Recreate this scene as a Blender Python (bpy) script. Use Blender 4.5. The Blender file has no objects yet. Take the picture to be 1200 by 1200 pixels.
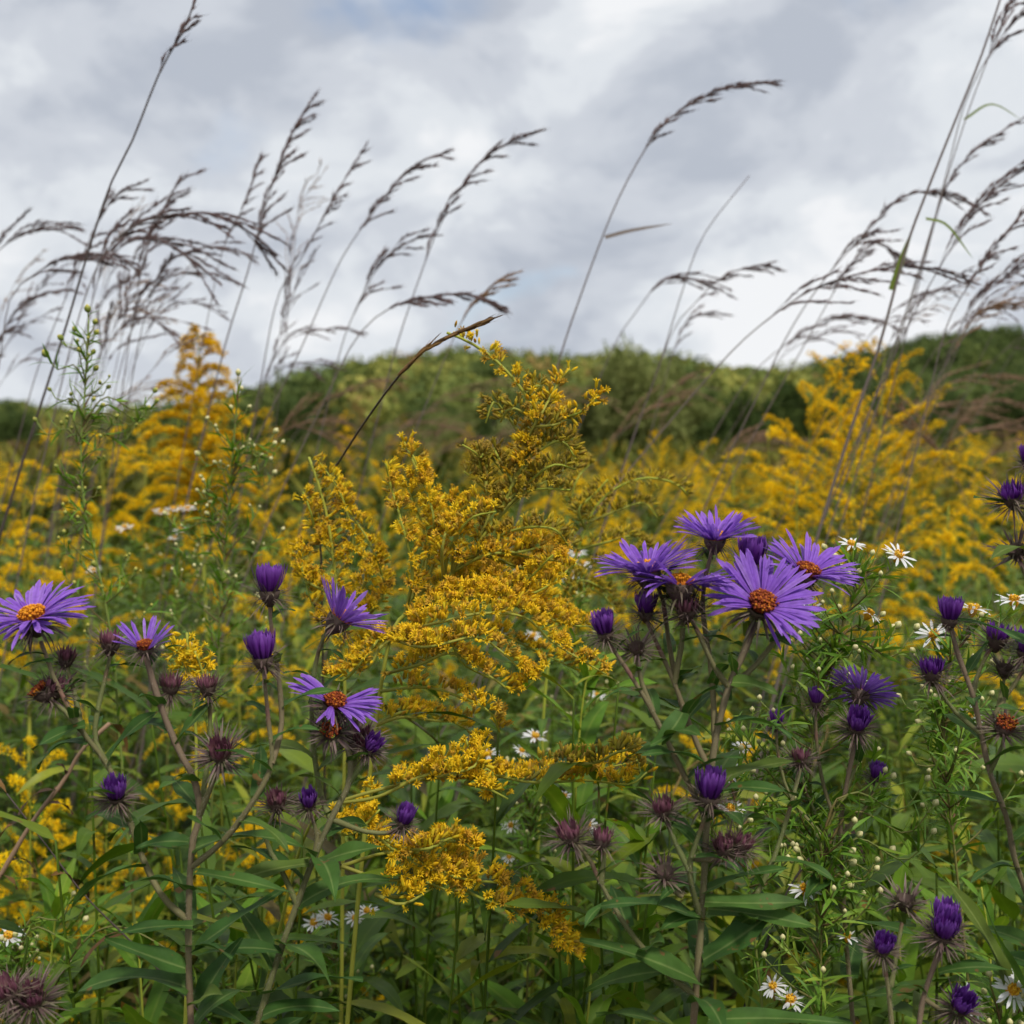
import bpy, math, random
import numpy as np
from mathutils import Matrix, Vector

rng = np.random.default_rng(11)
random.seed(11)
sc = bpy.context.scene
COL = sc.collection

# ------------------------------------------------------------------ camera
FPX = 1350.0            # focal length in pixels of the 1200 px photograph
HORIZ = 520.0           # photograph row of the horizon
CAM = np.array([0.0, 0.0, 1.2])
PITCH = math.atan((600.0 - HORIZ) / FPX)
FWD = np.array([0, math.cos(PITCH), -math.sin(PITCH)])
UPV = np.array([0, math.sin(PITCH), math.cos(PITCH)])
RGT = np.array([1.0, 0, 0])

def P(px, py, d):
    """world point d metres in front of the lens, seen at photo pixel px, py"""
    return CAM + d * (FWD + RGT * (px - 600) / FPX + UPV * (600 - py) / FPX)

def D(r, u, c):
    v = RGT * r + UPV * u - FWD * c
    return v / np.linalg.norm(v)

def unit(v):
    v = np.asarray(v, float)
    return v / np.maximum(np.linalg.norm(v, axis=-1, keepdims=True), 1e-12)

def spline(pts, n=None, step=None):
    p = np.asarray(pts, float)
    if len(p) == 2:
        p = np.array([p[0], p.mean(0), p[1]])
    q = np.vstack([2 * p[0] - p[1], p, 2 * p[-1] - p[-2]])
    L = np.linalg.norm(np.diff(p, axis=0), axis=1).sum()
    if n is None:
        n = max(4, int(L / step))
    t = np.linspace(0, len(p) - 1 - 1e-9, max(n + 1, 14 * len(p)))
    i = t.astype(int); f = (t - i)[:, None]
    a, b, c, e = q[i], q[i + 1], q[i + 2], q[i + 3]
    o = lambda f: 0.5 * (2 * b + (c - a) * f + (2 * a - 5 * b + 4 * c - e) * f ** 2 + (3 * b - a - 3 * c + e) * f ** 3)
    r = o(f)
    l = np.concatenate([[0], np.cumsum(np.linalg.norm(np.diff(r, axis=0), axis=1))])
    u = np.linspace(0, l[-1], n + 1)
    return np.stack([np.interp(u, l, r[:, k]) for k in range(3)], -1)

def tangents(p):
    return unit(np.gradient(p, axis=0))

def frames(d, up):
    """side and normal for direction d and up hint"""
    s = np.cross(d, up)
    bad = np.linalg.norm(s, axis=-1) < 1e-5
    if np.any(bad):
        s[bad] = np.cross(d[bad], np.array([1.0, .2, .1]))
    s = unit(s)
    return s, unit(np.cross(s, d))

# ------------------------------------------------------------------ mesh accumulator
class MB:
    def __init__(self):
        self.V, self.Q, self.T, self.A, self.n = [], [], [], [], 0
        self.qm, self.tm = [], []
    def add(self, v, q=None, t=None, a=None, m=0):
        v = np.asarray(v, float).reshape(-1, 3)
        if a is None: a = np.zeros((len(v), 3))
        self.V.append(v); self.A.append(np.asarray(a, float).reshape(-1, 3))
        if q is not None and len(q):
            q = np.asarray(q, np.int64).reshape(-1, 4) + self.n
            self.Q.append(q); self.qm.append(np.full(len(q), m))
        if t is not None and len(t):
            t = np.asarray(t, np.int64).reshape(-1, 3) + self.n
            self.T.append(t); self.tm.append(np.full(len(t), m))
        self.n += len(v)
    def arrays(self):
        V = np.vstack(self.V); A = np.vstack(self.A)
        Q = np.vstack(self.Q) if self.Q else np.zeros((0, 4), np.int64)
        T = np.vstack(self.T) if self.T else np.zeros((0, 3), np.int64)
        return V, A, Q, T
    def mesh(self, name, mats, origin=None, smooth=True):
        V, A, Q, T = self.arrays()
        if origin is not None: V = V - np.asarray(origin)
        me = bpy.data.meshes.new(name)
        me.vertices.add(len(V)); me.vertices.foreach_set('co', V.astype(np.float32).ravel())
        nl = Q.size + T.size
        me.loops.add(nl)
        me.loops.foreach_set('vertex_index', np.concatenate([Q.ravel(), T.ravel()]).astype(np.int32))
        me.polygons.add(len(Q) + len(T))
        st = np.concatenate([np.arange(len(Q)) * 4, Q.size + np.arange(len(T)) * 3]).astype(np.int32)
        me.polygons.foreach_set('loop_start', st)
        if not isinstance(mats, (list, tuple)): mats = [mats]
        for m in mats: me.materials.append(m)
        if len(mats) > 1:
            mi = np.concatenate((self.qm or [np.zeros(0)]) + (self.tm or [np.zeros(0)])).astype(np.int32)
            me.polygons.foreach_set('material_index', mi)
        me.polygons.foreach_set('use_smooth', np.full(len(Q) + len(T), smooth))
        at = me.attributes.new('a', 'FLOAT_COLOR', 'POINT')
        at.data.foreach_set('color', np.hstack([A, np.ones((len(A), 1))]).astype(np.float32).ravel())
        me.update(calc_edges=True)
        return me
    def obj(self, name, mats, parent=None, origin=None, smooth=True):
        o = bpy.data.objects.new(name, self.mesh(name, mats, origin, smooth))
        COL.objects.link(o)
        if parent is not None: o.parent = parent
        return o

def tube(mb, pts, rad, sides=6, rnd=None, m=0, cap=True):
    p = np.asarray(pts, float); n = len(p)
    rad = np.broadcast_to(np.asarray(rad, float), (n,))
    tg = tangents(p)
    s, u = frames(tg, np.tile([0.13, 0.9, 0.3], (n, 1)))
    an = np.linspace(0, 2 * math.pi, sides, endpoint=False)
    ring = s[:, None] * np.cos(an)[None, :, None] + u[:, None] * np.sin(an)[None, :, None]
    v = p[:, None] + ring * rad[:, None, None]
    i = np.arange(n - 1)[:, None] * sides; j = np.arange(sides)[None]; k = (j + 1) % sides
    q = np.stack([i + j, i + k, i + sides + k, i + sides + j], -1)
    a = np.zeros((n, sides, 3)); a[..., 0] = rng.random() if rnd is None else rnd
    a[..., 1] = np.linspace(0, 1, n)[:, None]; a[..., 2] = (np.sin(an) * .5 + .5)[None]
    v = v.reshape(-1, 3); a = a.reshape(-1, 3); t = None
    if cap:
        v = np.vstack([v, p[-1] + tg[-1] * rad[-1] * .6]); a = np.vstack([a, a[-1]])
        b = (n - 1) * sides
        t = [[b + x, b + (x + 1) % sides, n * sides] for x in range(sides)]
    mb.add(v, q, t, a, m)

PROF = {
    'lance': lambda t: np.sin(np.pi * np.clip(t, 0, 1) ** .62) ** .75 * (1 - .15 * t) + .05 * (1 - t),
    'clasp': lambda t: (np.sin(np.pi * np.clip(t * .93 + .07, 0, 1) ** .8) ** .7 + .30 * np.exp(-(t / .10) ** 2)) * (1 - t ** 7),
    'ray': lambda t: (0.45 + .55 * np.clip(t * 2.4, 0, 1)) * (1 - np.clip((t - .8) / .2, 0, 1) ** 2.2 * .85),
    'needle': lambda t: (1 - t ** 2) * (.65 + .35 * np.sin(np.pi * t)),
    'blade': lambda t: (.7 + .3 * np.sin(np.pi * t)) * (1 - t ** 3),
}

def blades(mb, base, dr, up, L, W, curl, fold=0.0, nseg=4, prof='lance', rnd=None, m=0, across=3, wave=0.0, twist=0.0, side_curl=0.0):
    """flat blades: bend by `curl` radians away from `up` along their length"""
    base = np.asarray(base, float).reshape(-1, 3); n = len(base)
    dr = unit(np.broadcast_to(dr, (n, 3)).astype(float)); up = np.broadcast_to(up, (n, 3)).astype(float).copy()
    f = lambda x: np.broadcast_to(np.asarray(x, float), (n,))
    L, W, curl, twist, side_curl = f(L), f(W), f(curl), f(twist), f(side_curl)
    s, nr = frames(dr, up)
    t = np.linspace(0, 1, nseg + 1)
    tm = (t[1:] + t[:-1]) / 2
    def at(tt):
        c = curl[:, None] * tt[None]
        return np.cos(c)[..., None] * dr[:, None] - np.sin(c)[..., None] * nr[:, None]
    stepd = at(tm) + s[:, None] * (side_curl[:, None] * tm[None])[..., None]
    pos = np.concatenate([np.zeros((n, 1, 3)), np.cumsum(stepd, 1)], 1) * (L[:, None, None] / nseg)
    pos = pos + base[:, None]
    c = curl[:, None] * t[None]
    nn = np.cos(c)[..., None] * nr[:, None] + np.sin(c)[..., None] * dr[:, None]
    ss = np.broadcast_to(s[:, None], nn.shape)
    if np.any(twist):
        tw = twist[:, None] * t[None]
        ss, nn = np.cos(tw)[..., None] * ss + np.sin(tw)[..., None] * nn, np.cos(tw)[..., None] * nn - np.sin(tw)[..., None] * ss
    w = W[:, None] * PROF[prof](t)[None]
    off = np.linspace(-1, 1, across)
    v = pos[:, :, None] + ss[:, :, None] * (w[..., None] * off)[..., None] + nn[:, :, None] * (w[..., None] * np.abs(off) * fold)[..., None]
    if wave:
        ph = rng.random((n, 1)) * 6.28
        v = v + nn[:, :, None] * ((np.sin(ph + t[None] * 9.0) * W[:, None] * wave)[..., None] * off)[..., None]
    k = across
    b = (np.arange(n) * (nseg + 1) * k)[:, None, None]
    i = np.arange(nseg)[None, :, None] * k; j = np.arange(k - 1)[None, None]
    q = np.stack([b + i + j, b + i + j + 1, b + i + k + j + 1, b + i + k + j], -1)
    a = np.zeros((n, nseg + 1, k, 3))
    a[..., 0] = (rng.random(n) if rnd is None else f(rnd))[:, None, None]
    a[..., 1] = t[None, :, None]; a[..., 2] = np.abs(off)[None, None]
    mb.add(v, q, None, a, m)

def template(mb):
    V, A, Q, T = mb.arrays()
    return V, A, Q, T

def inst(mb, tp, pos, zd, size, rnd=None, m=0):
    V, A, Q, T = tp
    pos = np.asarray(pos, float).reshape(-1, 3); n = len(pos)
    if n == 0: return
    zd = unit(np.broadcast_to(zd, (n, 3)).astype(float))
    x, y = frames(zd, unit(rng.normal(size=(n, 3))))
    size = np.broadcast_to(np.asarray(size, float), (n,))
    R = np.stack([x, y, zd], -1) * size[:, None, None]
    v = np.einsum('nij,vj->nvi', R, V) + pos[:, None]
    a = np.broadcast_to(A[None], (n,) + A.shape).copy()
    a[..., 0] = (rng.random(n) if rnd is None else np.broadcast_to(rnd, (n,)))[:, None]
    o = (np.arange(n) * len(V))[:, None, None]
    mb.add(v, (Q[None] + o).reshape(-1, 4) if len(Q) else None, (T[None] + o).reshape(-1, 3) if len(T) else None, a, m)

def rand_dirs(n, zmin=-1.0):
    z = rng.uniform(zmin, 1, n); p = rng.random(n) * 2 * math.pi
    r = np.sqrt(1 - z * z)
    return np.stack([r * np.cos(p), r * np.sin(p), z], -1)

# ------------------------------------------------------------------ materials
def S(r, g, b):
    """sRGB 0-255 -> linear"""
    return tuple(((c / 255 + .055) / 1.055) ** 2.4 if c / 255 > .04045 else c / 255 / 12.92 for c in (r, g, b)) + (1.0,)

def mat(name, by_r, by_g=None, g_fac=.5, by_b=None, b_fac=.3, transl=0.0, rough=.6, spec=.25, noise=0.0, nscale=60.0, bump=0.0, objrand=0.0, tcol=None, spots=None):
    m = bpy.data.materials.new(name); m.use_nodes = True
    nt = m.node_tree; N, Lk = nt.nodes, nt.links
    N.clear()
    out = N.new('ShaderNodeOutputMaterial'); pb = N.new('ShaderNodeBsdfPrincipled')
    at = N.new('ShaderNodeAttribute'); at.attribute_name = 'a'
    sp = N.new('ShaderNodeSeparateColor'); Lk.new(at.outputs['Color'], sp.inputs[0])
    def ramp(stops, src):
        r = N.new('ShaderNodeValToRGB'); e = r.color_ramp.elements
        while len(e) < len(stops): e.new(.5)
        for k, (p, c) in enumerate(stops):
            e[k].position = p; e[k].color = c
        Lk.new(src, r.inputs[0]); return r.outputs[0]
    def mix(fac, a, b, mode='MIX'):
        x = N.new('ShaderNodeMix'); x.data_type = 'RGBA'; x.blend_type = mode
        if isinstance(fac, float): x.inputs[0].default_value = fac
        else: Lk.new(fac, x.inputs[0])
        Lk.new(a, x.inputs[6])
        if isinstance(b, tuple): x.inputs[7].default_value = b
        else: Lk.new(b, x.inputs[7])
        return x.outputs[2]
    src = sp.outputs[0]
    if objrand:
        oi = N.new('ShaderNodeObjectInfo')
        ad = N.new('ShaderNodeMath'); ad.operation = 'MULTIPLY_ADD'
        Lk.new(oi.outputs['Random'], ad.inputs[0]); ad.inputs[1].default_value = objrand
        mu = N.new('ShaderNodeMath'); mu.operation = 'MULTIPLY'; mu.inputs[1].default_value = 1 - objrand
        Lk.new(src, mu.inputs[0]); Lk.new(mu.outputs[0], ad.inputs[2]); src = ad.outputs[0]
    c = ramp(by_r, src)
    if by_g: c = mix(g_fac, c, ramp(by_g, sp.outputs[1]))
    if by_b: c = mix(b_fac, c, ramp(by_b, sp.outputs[2]))
    tc = N.new('ShaderNodeTexCoord')
    if noise or bump:
        nz = N.new('ShaderNodeTexNoise'); nz.inputs['Scale'].default_value = nscale; nz.inputs['Detail'].default_value = 4
        Lk.new(tc.outputs['Object'], nz.inputs['Vector'])
        if noise:
            v = ramp([(.25, (1 - noise,) * 3 + (1,)), (.75, (1 + noise * .7,) * 3 + (1,))], nz.outputs[0])
            c = mix(1.0, c, v, 'MULTIPLY')
        if bump:
            bp = N.new('ShaderNodeBump'); bp.inputs['Strength'].default_value = bump; bp.inputs['Distance'].default_value = .002
            Lk.new(nz.outputs[0], bp.inputs['Height']); Lk.new(bp.outputs[0], pb.inputs['Normal'])
    if spots:
        n2 = N.new('ShaderNodeTexNoise'); n2.inputs['Scale'].default_value = spots[0]; n2.inputs['Detail'].default_value = 3
        Lk.new(tc.outputs['Object'], n2.inputs['Vector'])
        c = mix(ramp([(spots[1], (0, 0, 0, 1)), (spots[1] + .05, (1, 1, 1, 1))], n2.outputs[0]), c, spots[2])
    Lk.new(c, pb.inputs['Base Color'])
    pb.inputs['Roughness'].default_value = rough
    pb.inputs['Specular IOR Level'].default_value = spec
    if transl:
        tr = N.new('ShaderNodeBsdfTranslucent')
        Lk.new(mix(1.0, c, tcol, 'MULTIPLY') if tcol else c, tr.inputs[0])
        ms = N.new('ShaderNodeMixShader'); ms.inputs[0].default_value = transl
        Lk.new(pb.outputs[0], ms.inputs[1]); Lk.new(tr.outputs[0], ms.inputs[2]); Lk.new(ms.outputs[0], out.inputs[0])
    else:
        Lk.new(pb.outputs[0], out.inputs[0])
    return m

WARM = (1.15, 1.1, .6, 1)
M = {}
M['petal'] = mat('aster_petal', [(0, S(108, 62, 170)), (.5, S(142, 97, 206)), (.9, S(178, 140, 226)), (1, S(204, 174, 230))],
                 [(0, S(86, 34, 132)), (.3, S(134, 86, 196)), (1, S(168, 128, 224))], .5,
                 [(0, S(124, 66, 170)), (.6, S(164, 112, 212))], .4, transl=.35, rough=.65, spec=.1, noise=.22, nscale=420)
M['petal_bud'] = mat('aster_bud_petal', [(0, S(78, 26, 108)), (.5, S(106, 44, 144)), (1, S(140, 80, 182))],
                     [(0, S(52, 14, 60)), (.6, S(108, 46, 146)), (1, S(162, 108, 202))], .5, transl=.2, rough=.65, spec=.1)
M['disc'] = mat('aster_disc', [(0, S(150, 62, 18)), (.35, S(196, 96, 16)), (.75, S(232, 150, 24)), (1, S(240, 176, 40))],
                [(0, S(120, 44, 20)), (1, S(240, 165, 34))], .45, transl=.1, rough=.7)
M['disc_red'] = mat('aster_disc_red', [(0, S(90, 24, 28)), (.55, S(122, 44, 26)), (.8, S(196, 108, 24)), (1, S(222, 150, 34))],
                    [(0, S(74, 18, 26)), (1, S(170, 84, 30))], .4, transl=.1, rough=.7)
M['bract'] = mat('aster_bract', [(0, S(66, 52, 46)), (.4, S(100, 82, 74)), (.7, S(108, 110, 74)), (1, S(146, 124, 118))],
                 [(0, S(74, 82, 46)), (.3, S(84, 56, 66)), (1, S(126, 112, 98))], .45, transl=.12, rough=.6)
M['bract_pink'] = mat('aster_bract_pink', [(0, S(92, 46, 60)), (.5, S(128, 76, 92)), (1, S(150, 112, 112))],
                      [(0, S(84, 74, 52)), (1, S(140, 80, 110))], .45, transl=.12, rough=.6)
M['stem'] = mat('aster_stem', [(0, S(126, 100, 88)), (.5, S(120, 114, 80)), (1, S(106, 122, 68))],
                [(0, S(112, 112, 64)), (.74, S(112, 116, 66)), (.82, S(130, 70, 76)), (.88, S(118, 114, 74)), (1, S(130, 106, 92))], .5, rough=.7, noise=.3, nscale=45)
M['hair'] = mat('stem_hair', [(0, S(150, 140, 120)), (1, S(196, 186, 168))], transl=.4, rough=.6)
M['aleaf'] = mat('aster_leaf', [(0, S(50, 80, 28)), (.5, S(72, 104, 36)), (.85, S(96, 124, 44)), (1, S(140, 142, 48))],
                 [(0, S(96, 120, 64)), (.12, S(60, 98, 48)), (1, S(52, 88, 44))], .35,
                 [(0, S(134, 152, 90)), (.16, S(64, 98, 42)), (1, S(60, 94, 40))], .5, transl=.28, rough=.6, spec=.2, noise=.34, nscale=90, bump=.5, tcol=WARM, spots=(150, .66, S(112, 88, 48)))
M['gleaf'] = mat('goldenrod_leaf', [(0, S(50, 82, 20)), (.5, S(78, 114, 28)), (.85, S(116, 140, 36)), (.95, S(160, 150, 50)), (1, S(150, 112, 58))],
                 None, .3, [(0, S(128, 146, 60)), (.2, S(86, 112, 32)), (1, S(80, 106, 30))], .4, transl=.35, rough=.5, spec=.3, noise=.25, nscale=40, objrand=.3, tcol=WARM, spots=(70, .66, S(130, 96, 44)))
M['gstem'] = mat('goldenrod_stem', [(0, S(142, 156, 50)), (1, S(160, 158, 64))], [(0, S(120, 110, 50)), (1, S(166, 172, 60))], .5, rough=.6, noise=.2)
M['floret'] = mat('goldenrod_floret', [(0, S(252, 222, 42)), (.5, S(246, 206, 38)), (.64, S(212, 154, 44)), (.8, S(178, 124, 72)), (1, S(146, 102, 70))],
                  [(0, S(122, 126, 40)), (.45, S(196, 184, 52)), (.62, S(234, 186, 36)), (1, S(248, 200, 34))], .55, transl=.3, rough=.7, spec=.1)
M['floret_bud'] = mat('goldenrod_floret_budded', [(0, S(230, 186, 40)), (.3, S(190, 172, 48)), (.6, S(150, 132, 54)), (1, S(128, 92, 56))],
                      [(0, S(116, 126, 44)), (.55, S(172, 164, 52)), (1, S(206, 166, 60))], .45, transl=.25, rough=.7, spec=.1)
M['floret_far'] = mat('goldenrod_floret_far', [(0, S(252, 220, 36)), (.5, S(247, 207, 32)), (.72, S(222, 184, 38)), (.88, S(160, 156, 50)), (1, S(150, 116, 60))], transl=.3, rough=.8, spec=.05, objrand=.5)
M['daisy'] = mat('white_ray', [(0, S(232, 230, 232)), (1, S(246, 246, 246))], [(0, S(222, 222, 214)), (1, S(248, 248, 250))], .5, transl=.35, rough=.6, spec=.1)
M['daisy_disc'] = mat('white_aster_disc', [(0, S(206, 140, 24)), (.6, S(232, 180, 40)), (1, S(240, 200, 80))], rough=.7)
M['cream'] = mat('white_aster_bud', [(0, S(212, 204, 150)), (.5, S(228, 214, 150)), (1, S(196, 190, 120))],
                 [(0, S(118, 138, 64)), (.45, S(190, 190, 118)), (1, S(236, 222, 172))], .6, rough=.6, transl=.1)
M['ybud'] = mat('green_yellow_bud', [(0, S(150, 158, 70)), (.6, S(186, 176, 84)), (1, S(226, 190, 80))],
                [(0, S(96, 122, 52)), (.5, S(140, 150, 72)), (1, S(228, 198, 96))], .6, rough=.6, transl=.1)
M['thinleaf'] = mat('white_aster_leaf', [(0, S(84, 124, 36)), (.6, S(114, 152, 50)), (1, S(144, 168, 60))], transl=.3, rough=.5, tcol=WARM)
M['thinstem'] = mat('white_aster_stem', [(0, S(112, 130, 56)), (.5, S(108, 112, 58)), (1, S(120, 84, 60))], [(0, S(96, 62, 46)), (.5, S(110, 112, 56)), (1, S(120, 140, 62))], .55, rough=.6)
M['grass_stem'] = mat('grass_stem', [(0, S(96, 84, 84)), (1, S(120, 108, 98))], [(0, S(110, 112, 60)), (.5, S(106, 96, 84)), (1, S(98, 82, 80))], .5, rough=.6)
M['grass_dark'] = mat('grass_stem_dark', [(0, S(60, 52, 50)), (1, S(84, 72, 66))], rough=.6)
M['seed'] = mat('grass_spikelet', [(0, S(72, 58, 62)), (.5, S(98, 80, 82)), (1, S(136, 112, 104))], [(0, S(88, 74, 76)), (1, S(136, 110, 102))], .4, transl=.15, rough=.7)
M['seed_brown'] = mat('grass_spikelet_brown', [(0, S(118, 88, 68)), (.5, S(150, 118, 92)), (1, S(172, 142, 114))], transl=.2, rough=.7)
M['sedge'] = mat('sedge_spike', [(0, S(58, 42, 26)), (.5, S(88, 64, 36)), (1, S(132, 98, 52))], transl=.1, rough=.6)
M['gblade'] = mat('grass_blade', [(0, S(74, 100, 32)), (.5, S(112, 132, 46)), (.8, S(142, 146, 62)), (1, S(162, 132, 84))], [(0, S(92, 112, 40)), (1, S(130, 138, 58))], .3, transl=.35, rough=.5, tcol=WARM)
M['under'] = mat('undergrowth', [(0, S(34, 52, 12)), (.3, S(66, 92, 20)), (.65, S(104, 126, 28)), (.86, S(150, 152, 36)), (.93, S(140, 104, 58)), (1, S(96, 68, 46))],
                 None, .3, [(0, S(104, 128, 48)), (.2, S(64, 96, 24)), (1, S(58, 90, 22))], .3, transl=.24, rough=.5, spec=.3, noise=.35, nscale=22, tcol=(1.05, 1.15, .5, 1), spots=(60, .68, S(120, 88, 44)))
M['meadow'] = mat('meadow_growth', [(0, S(56, 66, 24)), (.4, S(90, 98, 34)), (.7, S(126, 118, 46)), (.9, S(128, 100, 62)), (1, S(108, 82, 60))], transl=.25, rough=.7, spec=.1)
M['bark'] = mat('tree_bark', [(0, S(70, 60, 50)), (1, S(92, 82, 70))], rough=.9, noise=.4, nscale=3, bump=.5)
M['forest'] = mat('forest_leaf', [(0, S(48, 64, 38)), (.3, S(82, 98, 52)), (.55, S(122, 132, 66)), (.8, S(164, 164, 80)), (.95, S(188, 178, 90)), (1, S(176, 138, 86))],
                  None, .3, [(0, S(62, 80, 40)), (1, S(146, 158, 84))], .3, transl=.25, rough=.8, spec=.1)
M['treeleaf'] = mat('tree_leaf', [(0, S(104, 114, 60)), (.5, S(134, 142, 78)), (1, S(164, 164, 100))], None, .3, [(0, S(92, 106, 50)), (1, S(146, 152, 88))], .4, transl=.3, rough=.7, spec=.15, objrand=.2)
M['darkleaf'] = mat('dark_tree_leaf', [(0, S(56, 72, 36)), (.6, S(78, 96, 46)), (1, S(106, 122, 58))], None, .3, [(0, S(54, 72, 34)), (1, S(98, 114, 56))], .4, transl=.25, rough=.7, spec=.15)

def ground_mat(name, cols, scale):
    m = bpy.data.materials.new(name); m.use_nodes = True
    nt = m.node_tree; N, Lk = nt.nodes, nt.links
    pb = N['Principled BSDF']; pb.inputs['Roughness'].default_value = .95; pb.inputs['Specular IOR Level'].default_value = .1
    tc = N.new('ShaderNodeTexCoord')
    nz = N.new('ShaderNodeTexNoise'); nz.inputs['Scale'].default_value = scale; nz.inputs['Detail'].default_value = 8
    Lk.new(tc.outputs['Object'], nz.inputs['Vector'])
    r = N.new('ShaderNodeValToRGB'); e = r.color_ramp.elements
    while len(e) < len(cols): e.new(.5)
    for k, c in enumerate(cols): e[k].position = .3 + .4 * k / (len(cols) - 1); e[k].color = c
    Lk.new(nz.outputs[0], r.inputs[0]); Lk.new(r.outputs[0], pb.inputs['Base Color'])
    bp = N.new('ShaderNodeBump'); bp.inputs['Strength'].default_value = .6; Lk.new(nz.outputs[0], bp.inputs['Height']); Lk.new(bp.outputs[0], pb.inputs['Normal'])
    return m
M['soil'] = ground_mat('soil', [S(28, 23, 15), S(40, 34, 20), S(52, 48, 24)], 6)
M['hill'] = ground_mat('hill_floor', [S(44, 56, 26), S(62, 76, 32), S(88, 92, 42)], .08)

# ------------------------------------------------------------------ things
def tag(o, label, cat, group=None, kind=None):
    if label: o['label'] = label
    if cat: o['category'] = cat
    if group: o['group'] = group
    if kind: o['kind'] = kind
    return o

def thing(name, label, cat, loc, group=None):
    o = bpy.data.objects.new(name, None); COL.objects.link(o)
    o.location = tuple(float(x) for x in loc); o.empty_display_size = .02
    return tag(o, label, cat, group)

def to_ground(p0, tan, wander=.05, gap=.05):
    """extra points carrying a stem that leaves the frame down to the soil on a smooth curve"""
    h = p0[2]
    t = np.array(tan) / max(tan[2], .35)
    t[:2] = np.clip(t[:2], -1.1, 1.1); t[2] = 1.0
    c = p0 - t * h * .42
    b = np.array([c[0] - t[0] * h * .08 + rng.normal() * wander * .5, c[1] - t[1] * h * .08 + abs(rng.normal()) * wander, 0.0])
    n = int(np.clip(np.linalg.norm(p0 - b) / gap, 3, 16))
    u = np.linspace(0, 1, n + 1)[:-1, None]
    return list((1 - u) ** 2 * b + 2 * u * (1 - u) * c + u ** 2 * p0)

def path_px(pts, d):
    """[(px, py[, depth offset])] -> world points"""
    return np.array([P(p[0], p[1], d + (p[2] if len(p) > 2 else 0)) for p in pts])

# ------------------------------------------------------------------ aster heads
def zmatrix(pos, n, spin=0.0):
    z = unit(n); ref = UPV + FWD
    y = unit(ref - z * (ref @ z)); x = np.cross(y, z)
    m = Matrix([[x[k], y[k], z[k], 0] for k in range(3)] + [[0, 0, 0, 1]])
    return Matrix.Translation(Vector(pos)) @ m @ Matrix.Rotation(spin, 4, 'Z')

def ring_dirs(az, el):
    return np.stack([np.cos(az) * np.cos(el), np.sin(az) * np.cos(el), np.sin(el)], -1)

def involucre(mb, R, H, n, L, seed_el, rec, z0=0.0, W=.0004):
    t = np.linspace(0, 1, 6)
    prof = R * (.25 + .75 * np.sin(t * math.pi * .5))
    pts = np.stack([np.zeros(6), np.zeros(6), z0 - H + t * H], -1)
    tube(mb, pts, prof, 10, .35, cap=False)
    az = np.arange(n) * 2.39996 + rng.normal(size=n) * .15
    f = rng.random(n)
    rr = R * (.55 + .5 * f); zz = z0 - H + H * (.25 + .7 * f)
    base = np.stack([np.cos(az) * rr, np.sin(az) * rr, zz], -1)
    el = seed_el + (f - .5) * .9 + rng.normal(size=n) * .2
    d = ring_dirs(az, el)
    blades(mb, base, d, [0, 0, 1.0], L * rng.uniform(.6, 1.15, n), W * rng.uniform(.8, 1.4, n), rec + rng.normal(size=n) * .35,
           .2, 4, 'needle', across=3)

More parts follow.
